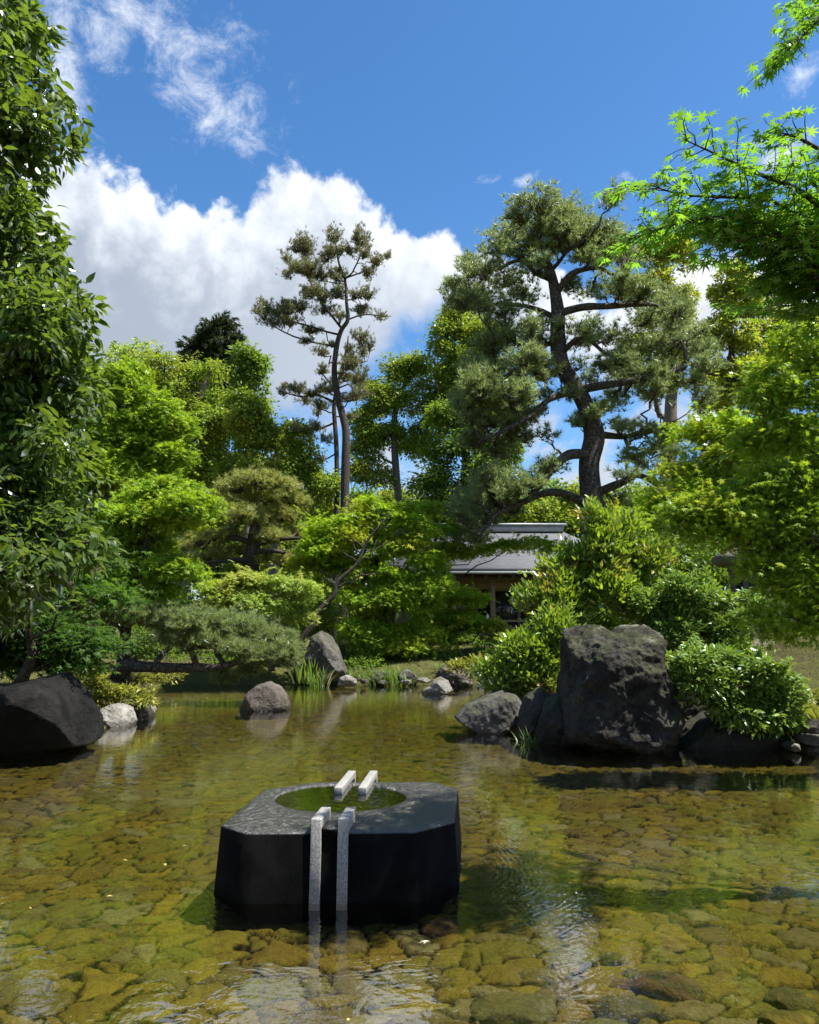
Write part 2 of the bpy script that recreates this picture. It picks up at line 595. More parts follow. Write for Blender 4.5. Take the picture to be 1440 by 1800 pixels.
M_SHRUB_R = leaf_mat("bronze tipped shrub leaf", (0.105, 0.205, 0.016), (0.190, 0.280, 0.022), (0.46, 0.64, 0.03), young=(0.34, 0.25, 0.045), young_amt=0.12, trans=0.40, gloss=0.08, rough=0.4, nscale=1.6)
M_SHRUB_G = leaf_mat("shrub leaf", (0.105, 0.205, 0.024), (0.180, 0.290, 0.034), (0.44, 0.64, 0.04), trans=0.38, gloss=0.11, rough=0.35)
M_SHRUB_Y = leaf_mat("yellow green low leaf", (0.19, 0.22, 0.018), (0.28, 0.28, 0.022), (0.46, 0.48, 0.03), trans=0.42, gloss=0.10)
M_GRASS = leaf_mat("grass blade", (0.070, 0.160, 0.018), (0.140, 0.230, 0.028), (0.34, 0.56, 0.04), trans=0.4, gloss=0.12)
M_BARK = bark_mat("pine bark", (0.022, 0.018, 0.014), (0.105, 0.085, 0.068), 5.0, 0.9)
M_BARK_D = bark_mat("dark bark", (0.020, 0.016, 0.012), (0.070, 0.056, 0.042), 7.0, 0.6)
M_BARK_G = bark_mat("grey bark", (0.07, 0.058, 0.045), (0.20, 0.175, 0.14), 7.0, 0.5)
M_ROCK = rock_mat("garden rock", (0.055, 0.050, 0.045), (0.150, 0.140, 0.126), lamt=0.45)
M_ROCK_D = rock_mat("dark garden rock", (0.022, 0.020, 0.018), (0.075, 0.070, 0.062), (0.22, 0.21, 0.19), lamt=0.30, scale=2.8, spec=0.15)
M_ROCK_C = rock_mat("crumbling rock with painted sunlit top", (0.020, 0.018, 0.016), (0.070, 0.064, 0.056), (0.24, 0.22, 0.20), lamt=0.30, scale=3.2, spec=0.15, lit_crest=1.72)
M_ROCK_K = rock_mat("shade darkened garden rock", (0.008, 0.008, 0.008), (0.022, 0.021, 0.020), (0.06, 0.06, 0.055), lamt=0.25, scale=2.8, spec=0.08, moss=0.0)  # deep shade on the boulder put into a blacker rock colour
M_ROCK_B = rock_mat("brown garden rock", (0.060, 0.047, 0.038), (0.155, 0.128, 0.105), lamt=0.35)
M_ROCK_L = rock_mat("pale garden rock", (0.20, 0.185, 0.165), (0.40, 0.375, 0.34), lamt=0.4, scale=5.0)

# ------------------------------------------------------------------ setting: ground, pond bed, water
POND = np.array([G(-60, 1322)[:2], G(160, 1292)[:2], G(262, 1246)[:2], G(250, 1216)[:2], (-7.2, 16.4), G(330, 1204)[:2], G(560, 1203)[:2],
                 G(700, 1203)[:2], G(830, 1206)[:2], G(905, 1218)[:2], G(880, 1262)[:2], G(930, 1290)[:2], G(1000, 1306)[:2], G(1190, 1312)[:2],
                 G(1385, 1316)[:2], G(1470, 1330)[:2], (5.6, 7.0), (5.4, 5.0), (4.6, 2.4), (2.5, 0.9), (-2.5, 0.9), (-4.8, 2.6), (-6.0, 5.0), (-6.4, 7.0)])


def poly_sd(pts, poly):
    """signed distance to a polygon, negative inside"""
    d = np.full(len(pts), 1e9)
    inside = np.zeros(len(pts), bool)
    n = len(poly)
    for i in range(n):
        a, b = poly[i], poly[(i + 1) % n]
        ab = b - a
        t = np.clip(((pts - a) @ ab) / (ab @ ab), 0, 1)
        d = np.minimum(d, np.linalg.norm(pts - (a + t[:, None] * ab), axis=1))
        c = ((a[1] > pts[:, 1]) != (b[1] > pts[:, 1])) & (pts[:, 0] < (b[0] - a[0]) * (pts[:, 1] - a[1]) / (b[1] - a[1] + 1e-12) + a[0])
        inside ^= c
    return np.where(inside, -d, d)


def ground_z(xy):
    xy = np.asarray(xy, float).reshape(-1, 2)
    s = poly_sd(xy, POND)
    p3 = np.c_[xy, np.zeros(len(xy))]
    far = np.hypot(xy[:, 0], xy[:, 1] - 8)
    z = np.where(s < 0, np.maximum(s * 1.2, -0.75), 0.62 * (1 - np.exp(-np.maximum(s, 0) / 0.9)))
    z = z + np.where(s > 0, 0.16 * fbm(p3 * 0.45, 3, 3) * np.clip(s, 0, 1) + 0.04 * fbm(p3 * 2.2, 3, 9) * np.clip(s * 2, 0, 1), 0)
    # moss mound on the right bank behind the fern
    z = z + np.where(s > 0, 0.55 * np.exp(-(((xy[:, 0] - 5.9) / 1.2) ** 2 + ((xy[:, 1] - 11.4) / 1.5) ** 2)), 0)
    z = z + np.where(s > 0, 0.30 * np.exp(-(((xy[:, 0] - 2.4) / 2.0) ** 2 + ((xy[:, 1] - 11.6) / 1.2) ** 2)), 0)
    return z - 0.6 * np.clip((far - 60) / 300, 0, 1)


def gz(x, y):
    return float(ground_z([[x, y]])[0])


def build_ground():
    ax = np.concatenate([np.linspace(-600, -40, 16)[:-1], np.linspace(-40, -12, 30)[:-1], np.linspace(-12, 12, 200)[:-1], np.linspace(12, 40, 30)[:-1], np.linspace(40, 600, 16)])
    ay = np.concatenate([np.linspace(-400, -8, 12)[:-1], np.linspace(-8, 8, 50)[:-1], np.linspace(8, 26, 170)[:-1], np.linspace(26, 60, 36)[:-1], np.linspace(60, 900, 16)])
    X, Y = np.meshgrid(ax, ay)
    V = np.c_[X.ravel(), Y.ravel(), ground_z(np.c_[X.ravel(), Y.ravel()])]
    w, h = len(ax), len(ay)
    i = np.arange(w * h).reshape(h, w)
    Q = np.stack([i[:-1, :-1], i[:-1, 1:], i[1:, 1:], i[1:, :-1]], -1).reshape(-1, 4)
    m, k, out = mat_new("mossy earth")
    geo = k.new('ShaderNodeNewGeometry')
    pos = geo.outputs['Position']
    n1 = k.noise(pos, 0.55, 6, 0.62, 0.3)
    n2 = k.noise(pos, 9.0, 7, 0.7)
    n3 = k.noise(pos, 38.0, 4, 0.7)
    col = k.mix(k.smooth(n1, 0.38, 0.60), (0.075, 0.060, 0.034), (0.085, 0.092, 0.024))
    col = k.mix(k.smooth(n2, 0.42, 0.70), col, (0.105, 0.110, 0.032))
    col = k.mix(k.math('MULTIPLY', k.smooth(n3, 0.5, 0.75), 0.6), col, (0.045, 0.040, 0.020))
    b = k.new('ShaderNodeBsdfPrincipled')
    k.link(col, b.inputs['Base Color'])
    b.inputs['Roughness'].default_value = 0.95
    b.inputs['Specular IOR Level'].default_value = 0.1
    k.link(k.bump(k.math('ADD', n2, k.math('MULTIPLY', n3, 0.6)), 0.9, 0.05), b.inputs['Normal'])
    k.link(b.outputs[0], out.inputs[0])
    o = obj("ground", Acc().add(V, Q=Q), m, smooth=True)
    tag(o, kind='structure')


build_ground()


def build_bed():
    ny = 900
    t = np.linspace(0, 1, ny)
    ys = 1.0 * (20.0 / 1.0) ** t
    nu = 560
    us = np.linspace(-1, 1, nu)
    half = np.minimum(0.66 * ys + 1.3, 8.6)
    X = us[None, :] * half[:, None]
    Y = np.repeat(ys[:, None], nu, 1)
    p = np.c_[X.ravel(), Y.ravel(), np.zeros(X.size)]
    warp = np.c_[fbm(p * 2.9, 4, 21, 0.6), fbm(p * 2.9, 4, 22, 0.6)] * 0.20
    near = np.clip((p[:, 1] - 3.0) / 4.0, 0, 1)
    cw, ch = 0.175, 0.160
    # rows shift like laid stone; cells jittered
    q = np.c_[p[:, 0] / cw, p[:, 1] / ch] + warp / np.array([cw, ch]) * 0.8
    ci = np.floor(q).astype(np.int64)
    f1 = np.full(len(q), 9.0)
    f2 = np.full(len(q), 9.0)
    idv = np.zeros(len(q))
    idw = np.zeros(len(q))
    off = np.zeros((len(q), 2))
    for dx in (-1, 0, 1):
        for dy in (-1, 0, 1):
            cx, cy = ci[:, 0] + dx, ci[:, 1] + dy
            jx = 0.5 + 0.84 * (_hash(cx, cy, 0, 5) - 0.5) + 0.5 * (cy % 2) - 0.25
            jy = 0.5 + 0.80 * (_hash(cx, cy, 1, 6) - 0.5)
            ddx, ddy = cx + jx - q[:, 0], cy + jy - q[:, 1]
            wgt = 0.70 + 0.75 * _hash(cx, cy, 2, 7)
            d = np.sqrt(ddx ** 2 + ddy ** 2) * wgt
            closer = d < f1
            f2 = np.where(closer, f1, np.minimum(f2, d))
            idv = np.where(closer, _hash(cx, cy, 3, 8), idv)
            idw = np.where(closer, _hash(cx, cy, 4, 9), idw)
            off[closer] = np.c_[ddx, ddy][closer]
            f1 = np.minimum(f1, d)
    e = np.clip((f2 - f1 - 0.005) / 0.46, 0, 1)
    dome = 0.72 * np.clip(e * 2.6, 0, 1) ** 0.6 + 0.28 * e
    rough = fbm(p * 11.0, 4, 31) * 0.011 + fbm(p * 40.0, 3, 35) * 0.004
    z = -0.145 + 0.020 * dome + (idv - 0.5) * 0.014 * np.clip(e * 3, 0, 1) + rough * (0.35 + 0.65 * dome)
    z += (off[:, 0] * (idw - 0.5) * 0.030 + off[:, 1] * ((idv - 0.5) * 0.030)) * np.clip(e * 3, 0, 1)
    sdv = poly_sd(p[:, :2], POND)
    z = np.where(sdv > -0.10, np.minimum(z, -0.38), z)
    V = np.c_[p[:, 0], p[:, 1], z]
    i = np.arange(ny * nu).reshape(ny, nu)
    Q = np.stack([i[:-1, :-1], i[:-1, 1:], i[1:, 1:], i[1:, :-1]], -1).reshape(-1, 4)
    m, k, out = mat_new("algae covered stone")
    at = k.new('ShaderNodeAttribute', attribute_name='stone')
    sp = k.new('ShaderNodeSeparateColor')
    k.link(at.outputs['Color'], sp.inputs[0])
    geo = k.new('ShaderNodeNewGeometry')
    n1 = k.noise(geo.outputs['Position'], 9.5, 6, 0.65, 0.4)
    n2 = k.noise(geo.outputs['Position'], 0.7, 4, 0.6)
    n3 = k.noise(geo.outputs['Position'], 42.0, 5, 0.7)
    cr = k.new('ShaderNodeValToRGB')
    k.link(sp.outputs[0], cr.inputs[0])
    el = cr.color_ramp.elements
    el[0].position, el[0].color = 0.0, (0.120, 0.088, 0.022, 1)
    el[1].position, el[1].color = 1.0, (0.190, 0.165, 0.080, 1)
    for ps, c in ((0.2, (0.185, 0.130, 0.020, 1)), (0.42, (0.120, 0.115, 0.024, 1)), (0.6, (0.215, 0.160, 0.024, 1)), (0.8, (0.105, 0.078, 0.026, 1))):
        x = el.new(ps)
        x.color = c
    col = k.mix(k.smooth(n2, 0.40, 0.62), cr.outputs[0], k.mix(0.28, cr.outputs[0], (0.125, 0.125, 0.012)))
    col = k.mix(k.math('MULTIPLY', k.smooth(n1, 0.45, 0.72), 0.55), col, (0.070, 0.048, 0.013))
    col = k.mix(k.math('MULTIPLY', k.smooth(n3, 0.52, 0.75), 0.35), col, (0.30, 0.25, 0.09))
    col = k.mix(k.math('SUBTRACT', 1.0, sp.outputs[1]), col, (0.010, 0.007, 0.003))      # shadow gaps between the stones painted dark into the joints
    b = k.new('ShaderNodeBsdfPrincipled')
    k.link(col, b.inputs['Base Color'])
    b.inputs['Roughness'].default_value = 0.9
    b.inputs['Specular IOR Level'].default_value = 0.1
    k.link(k.bump(k.math('ADD', n1, k.math('MULTIPLY', n3, 0.7)), 1.0, 0.035), b.inputs['Normal'])
    k.link(b.outputs[0], out.inputs[0])
    o = obj("pond_bed", Acc().add(V, Q=Q), m, smooth=True)
    ca = o.data.color_attributes.new('stone', 'FLOAT_COLOR', 'POINT')
    jo = np.clip((e - 0.09 - 0.07 * fbm(p * 14.0, 2, 41)) / 0.10, 0, 1)
    ca.data.foreach_set('color', np.c_[idw, jo, idv, np.ones(len(idv))].astype(np.float32).ravel())
    tag(o, kind='structure')


build_bed()

BASIN_H = 0.315
BASIN_C = 0.5 * (G(433, 1464, BASIN_H) + G(780, 1376, BASIN_H))


def schlick(k, geo, nb):
    """reflectance of water: 2 percent straight down, rising to 1 at grazing"""
    fl = k.new('ShaderNodeVectorMath', operation='DOT_PRODUCT')
    k.link(geo.outputs['Incoming'], fl.inputs[0])
    k.link(geo.outputs['Normal'], fl.inputs[1])
    bp = k.new('ShaderNodeVectorMath', operation='DOT_PRODUCT')
    k.link(geo.outputs['Incoming'], bp.inputs[0])
    k.link(nb, bp.inputs[1])
    c = k.math('ADD', k.math('MULTIPLY', fl.outputs['Value'], 0.5), k.math('MULTIPLY', bp.outputs['Value'], 0.5), clamp=True)
    c = k.math('MAXIMUM', c, k.math('MULTIPLY', fl.outputs['Value'], 0.5))
    return k.math('MULTIPLY_ADD', k.math('POWER', k.math('SUBTRACT', 1.0, c), 3.0), 0.89, 0.11)


def build_water():
    xs, ys = np.linspace(-9, 9, 2), np.linspace(0.4, 19.5, 2)
    V = [[-9, 0.4, 0], [9, 0.4, 0], [9, 20.5, 0], [-9, 20.5, 0]]
    m, k, out = mat_new("pond water")
    geo = k.new('ShaderNodeNewGeometry')
    pos = geo.outputs['Position']
    sp = k.new('ShaderNodeSeparateXYZ')
    k.link(pos, sp.inputs[0])
    dx = k.math('SUBTRACT', sp.outputs[0], float(BASIN_C[0]))
    dy = k.math('SUBTRACT', sp.outputs[1], float(BASIN_C[1]))
    dist = k.math('SQRT', k.math('ADD', k.math('MULTIPLY', dx, dx), k.math('MULTIPLY', dy, dy)))
    wv = k.noise(pos, 3.2, 3, 0.5)
    ph = k.math('ADD', k.math('MULTIPLY', dist, 165.0), k.math('MULTIPLY', wv, 34.0))
    rings = k.math('MULTIPLY', k.math('SINE', ph), k.smooth(dist, 2.3, 0.6, 0.0, 1.0))
    rings = k.math('MULTIPLY', rings, k.smooth(k.noise(pos, 1.4, 2, 0.5), 0.35, 0.62, 0.25, 1.0))
    n1 = k.noise(pos, 8.5, 3, 0.5, 0.6)
    n2 = k.noise(pos, 26.0, 2, 0.5, 0.3)
    chop = k.noise(pos, 80.0, 2, 0.6, 0.2)
    h = k.math('ADD', k.math('MULTIPLY', n1, 0.9), k.math('MULTIPLY', n2, 0.24))
    h = k.math('ADD', h, k.math('MULTIPLY', rings, 0.09))
    h = k.math('ADD', h, k.math('MULTIPLY', k.math('MULTIPLY', chop, k.smooth(dist, 1.05, 0.55)), 0.35))
    nb = k.bump(h, 1.0, 0.0025)
    gl = k.new('ShaderNodeBsdfGlossy')
    gl.inputs['Roughness'].default_value = 0.015
    k.link(nb, gl.inputs['Normal'])
    tr = k.new('ShaderNodeBsdfTransparent')
    tr.inputs[0].default_value = (0.93, 0.92, 0.78, 1)
    k.link(k.shmix(schlick(k, geo, nb), tr.outputs[0], gl.outputs[0]), out.inputs[0])
    o = obj("pond_water", Acc().add(V, Q=[[0, 1, 2, 3]]), m)
    tag(o, kind='structure')


build_water()

# ------------------------------------------------------------------ rocks


def rock_acc(center, outline, depth, seed, size_noise=0.10, facets=9, res=(120, 70), power=0.62):
    """boulder: outline (x,z metres about the centre, closed) gives its silhouette, depth its real thickness"""
    r2 = np.random.default_rng(seed)
    ol = np.asarray(outline, float)
    th = np.linspace(0, 2 * math.pi, res[0], endpoint=False)
    ph = np.linspace(-math.pi / 2, math.pi / 2, res[1])
    rad = np.zeros(len(th))
    n = len(ol)
    for j, t in enumerate(th):
        d = np.array([math.cos(t), math.sin(t)])
        best = 0.02
        for i in range(n):
            a, b = ol[i], ol[(i + 1) % n]
            e = b - a
            den = d[0] * e[1] - d[1] * e[0]
            if abs(den) < 1e-9:
                continue
            s = (a[0] * e[1] - a[1] * e[0]) / den
            u = (a[0] * d[1] - a[1] * d[0]) / den
            if s > 0 and -1e-6 <= u <= 1 + 1e-6:
                best = max(best, s)
        rad[j] = best
    cph = np.cos(ph) ** power
    sph = np.sign(np.sin(ph)) * np.abs(np.sin(ph)) ** 0.85
    T, Hh = np.meshgrid(np.arange(len(th)), np.arange(len(ph)))
    x = rad[T] * cph[Hh] * np.cos(th)[T]
    z = rad[T] * cph[Hh] * np.sin(th)[T]
    y = depth * sph[Hh]
    V = np.stack([x, y, z], -1).reshape(-1, 3)
    sc = float(np.mean(rad))
    ext = np.array([np.abs(ol[:, 0]).max(), depth, np.abs(ol[:, 1]).max()])
    for _ in range(facets):                          # chiselled planes
        nv = nrm(np.array([r2.normal(), -abs(r2.normal()) * 1.2 if r2.random() < 0.8 else abs(r2.normal()), r2.normal() * 0.8]))
        sup = np.max(V @ nv)
        d = sup * r2.uniform(0.70, 0.93)
        over = np.maximum(V @ nv - d, 0)
        V = V - 0.9 * over[:, None] * nv
    dirn = nrm(V / ext)
    p = V / sc
    disp = 0.55 * (1 - 2 * np.abs(fbm(p * 1.7 + seed, 3, seed))) + 0.5 * fbm(p * 4.2 + seed, 4, seed + 50) + 0.30 * (1 - 2 * np.abs(fbm(p * [9, 9, 5] + seed, 4, seed + 80)))
    V = V + dirn * (disp * size_noise * sc)[:, None]
    V = V + np.asarray(center)
    i = np.arange(len(th) * len(ph)).reshape(len(ph), len(th))
    Q = np.stack([i[:-1], np.roll(i[:-1], -1, 1), np.roll(i[1:], -1, 1), i[1:]], -1).reshape(-1, 4)
    return Acc().add(V, Q=Q[:, ::-1])


def rock_px(label, pts, D, depth, mat, seed, cat="rock", group=None, noise=0.10, facets=9, name="garden_rock", res=(120, 70), power=0.62):
    D = RM(D)
    w = np.array([P(x, y, D) for x, y in pts])
    c = np.array([(w[:, 0].min() + w[:, 0].max()) / 2, D, (w[:, 2].min() * 0.55 + w[:, 2].max() * 0.45)])
    ol = np.c_[w[:, 0] - c[0], w[:, 2] - c[2]]
    acc = rock_acc(c, ol, depth, seed, noise, facets, res, power)
    o = obj(name, acc, mat, smooth=True, loc=(c[0], c[1], max(0.0, w[:, 2].min())))
    return tag(o, label, cat, group)


def ell(cx, cy, rx, ry, seed, n=11, j=0.16, flat=True):
    r2 = np.random.default_rng(seed)
    out = []
    for i in range(n):
        a = 2 * math.pi * i / n
        k = 1 + r2.uniform(-j, j)
        out.append((cx + rx * k * math.cos(a), cy - ry * k * math.sin(a)))
    return out


rock_px("tall dark craggy boulder with a crumbled top painted sunlit pale at the water edge",
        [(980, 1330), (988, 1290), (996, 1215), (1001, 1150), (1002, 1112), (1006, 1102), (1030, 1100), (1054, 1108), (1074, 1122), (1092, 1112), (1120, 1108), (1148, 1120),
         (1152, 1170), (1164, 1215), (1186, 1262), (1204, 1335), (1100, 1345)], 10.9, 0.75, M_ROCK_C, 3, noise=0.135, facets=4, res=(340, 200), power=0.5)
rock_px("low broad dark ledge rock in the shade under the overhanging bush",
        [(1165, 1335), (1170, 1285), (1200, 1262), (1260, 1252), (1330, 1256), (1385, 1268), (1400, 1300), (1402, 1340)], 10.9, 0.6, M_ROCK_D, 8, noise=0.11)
rock_px("dark upright rock added to fill the shaded gap between the tall boulder and the ledge rock",
        [(1165, 1330), (1160, 1250), (1180, 1215), (1225, 1205), (1262, 1225), (1280, 1262), (1285, 1330)], 11.35, 0.45, M_ROCK_D, 10, noise=0.11)  # added rock that darkens the gap where bright ground showed
rock_px("grey sloping rock tapering down into the water beside the bronze tipped bush",
        [(800, 1262), (822, 1240), (850, 1226), (880, 1214), (905, 1222), (925, 1250), (930, 1300), (840, 1290)], 11.9, 0.55, M_ROCK, 12, noise=0.07)
rock_px("squat dark rock against the foot of the tall boulder, on its open water side",
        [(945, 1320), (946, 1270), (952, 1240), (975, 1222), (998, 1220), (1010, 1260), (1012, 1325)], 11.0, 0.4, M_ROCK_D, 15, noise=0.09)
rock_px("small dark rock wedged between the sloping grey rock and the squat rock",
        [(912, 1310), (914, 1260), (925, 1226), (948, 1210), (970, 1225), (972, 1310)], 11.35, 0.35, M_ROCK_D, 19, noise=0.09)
rock_px("lone angular grey brown rock standing in open water before the low pine",
        [(424, 1262), (425, 1236), (436, 1220), (452, 1206), (474, 1199), (492, 1208), (503, 1222), (508, 1240), (508, 1264)], 13.9, 0.38, M_ROCK_B, 22, noise=0.07, facets=8)
rock_px("pale rounded rock with a flat foot lying in the water near the far shore",
        [(738, 1225), (742, 1212), (756, 1207), (762, 1196), (775, 1190), (788, 1197), (794, 1210), (797, 1222), (770, 1230)], 15.9, 0.25, M_ROCK_L, 27, noise=0.06)
rock_px("jagged brown and white streaked rock behind the pale rounded rock",
        [(765, 1200), (770, 1180), (784, 1168), (800, 1172), (822, 1184), (834, 1202), (800, 1212)], 17.4, 0.35, M_ROCK_B, 31, noise=0.13)
rock_px("upright grey standing stone leaning beside the maple trunk",
        [(536, 1200), (538, 1150), (548, 1122), (566, 1110), (584, 1118), (598, 1150), (608, 1178), (612, 1205)], 17.7, 0.5, M_ROCK, 36, noise=0.08)
rock_px("small whitish rock in the water at the foot of the standing stone",
        [(592, 1206), (598, 1192), (610, 1186), (624, 1190), (630, 1206)], 16.9, 0.18, M_ROCK_L, 41, noise=0.1)
rock_px("flat grey rock beside the grass clump on the far shore, toward the standing stone",
        [(644, 1206), (650, 1188), (665, 1181), (690, 1184), (700, 1206)], 17.6, 0.3, M_ROCK, 45, noise=0.1)
rock_px("low grey rock beside the grass clump on the far shore, toward the pavilion",
        [(692, 1206), (698, 1184), (716, 1177), (732, 1182), (738, 1204)], 17.5, 0.3, M_ROCK, 49, noise=0.1)
rock_px("big boulder painted black for its shade, with a peaked top on the near shady bank",
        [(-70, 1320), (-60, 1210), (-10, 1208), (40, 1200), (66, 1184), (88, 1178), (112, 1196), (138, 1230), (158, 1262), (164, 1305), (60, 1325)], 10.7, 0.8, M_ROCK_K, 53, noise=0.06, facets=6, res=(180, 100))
rock_px("pale sunlit shore rock beside the shaded boulder",
        [(158, 1290), (162, 1262), (178, 1246), (205, 1238), (226, 1242), (234, 1268), (230, 1284)], 12.3, 0.35, M_ROCK_L, 57, noise=0.1)
rock_px("small dark shore rock beyond the pale sunlit one",
        [(226, 1282), (230, 1250), (240, 1232), (256, 1236), (266, 1262), (262, 1280)], 12.9, 0.3, M_ROCK_D, 61, noise=0.1)
rock_px("little white stone at the tip of the small point with yellow shrubs",
        ell(263, 1248, 10, 10, 5), 13.2, 0.12, M_ROCK_L, 65, noise=0.09, res=(60, 36))
for lab, cx, cy, rx, ry, mt, sd_ in [("smooth olive stone at the shore below the fern, highest of the cluster", 1432, 1280, 22, 14, M_ROCK_B, 71),
                                     ("grey flat stone at the shore below the fern, in the middle of the cluster", 1424, 1298, 26, 12, M_ROCK, 72),
                                     ("white mottled stone at the waterline below the fern", 1436, 1316, 16, 12, M_ROCK_L, 73),
                                     ("tiny pale stone touching the water beside the dark ledge rock", 1392, 1312, 9, 7, M_ROCK_L, 74)]:
    rock_px(lab, ell(cx, cy, rx, ry, sd_), 10.3, 0.2, mt, sd_, noise=0.08, res=(60, 36), name="shore_stone")
for i, (cx, cy, rx, ry) in enumerate([(640, 1197, 8, 5), (745, 1196, 12, 5), (820, 1203, 14, 6), (850, 1205, 12, 6), (672, 1200, 10, 4), (715, 1199, 11, 4)]):
    rock_px("small pale edging stone along the far waterline", ell(cx, cy, rx, ry, 80 + i), 17.0 if i < 4 else 17.2, 0.16, M_ROCK_L if i % 2 else M_ROCK, 90 + i,
            noise=0.09, res=(48, 28), name="edging_stone", group="edging stones along the far waterline")

# stones lying loose on the pond bed
M_SUB_R = rock_mat("reddish submerged stone", (0.105, 0.060, 0.028), (0.165, 0.100, 0.045), (0.17, 0.14, 0.05), 0.4, 6.0, wet=False)
M_SUB_Y = rock_mat("yellow submerged stone", (0.21, 0.15, 0.022), (0.30, 0.22, 0.03), (0.22, 0.20, 0.06), 0.3, 6.0, wet=False)
M_SUB_O = rock_mat("olive submerged stone", (0.110, 0.095, 0.025), (0.185, 0.155, 0.040), (0.25, 0.22, 0.10), 0.4, 6.0, wet=False)
for lab, px, py, rx, ry, hh, mt, sd_ in [
        ("broad reddish brown stone under water near the bright sky reflection", 1170, 1732, 0.20, 0.12, 0.10, M_SUB_R, 101),
        ("flat olive green stone under water in front of the reddish brown one", 1100, 1768, 0.18, 0.10, 0.07, M_SUB_O, 102),
        ("bright yellow stone under water between the basin and the reddish stone", 945, 1712, 0.15, 0.07, 0.06, M_SUB_Y, 103),
        ("thin orange flake of stone under water above the reddish stone", 1080, 1680, 0.08, 0.05, 0.05, M_SUB_R, 104),
        ("round dark olive stone under water at the near corner of the pond", 1390, 1762, 0.13, 0.10, 0.11, M_SUB_O, 105),
        ("rounded yellow stone under water in front of the dark olive one", 1385, 1795, 0.15, 0.08, 0.08, M_SUB_Y, 106),
        ("small bright yellow pebble under water beside the dark olive stone", 1425, 1755, 0.05, 0.05, 0.07, M_SUB_Y, 107),
        ("big brown slab stone under water nearest the basin's reflection", 905, 1770, 0.24, 0.15, 0.08, M_SUB_O, 108),
        ("brown rounded stone in the basin's shadow under water", 775, 1628, 0.14, 0.10, 0.08, M_SUB_R, 109),
        ("red brown brick shaped stone under water beside the broad reddish one", 1098, 1726, 0.09, 0.05, 0.05, M_SUB_R, 110)]:
    g = G(px, py, -0.11)
    rx, ry, hh = rx * 0.74, ry * 0.74, hh * 0.74
    acc = rock_acc((g[0], g[1], -0.13), [(math.cos(a) * rx, math.sin(a) * hh * 0.75) for a in np.linspace(0, 6.2, 12)], ry, sd_, 0.07, 6, (60, 36))
    tag(obj("submerged_stone", acc, mt, smooth=True, loc=(g[0], g[1], -0.2)), lab, "stone")

# ------------------------------------------------------------------ stone water basin


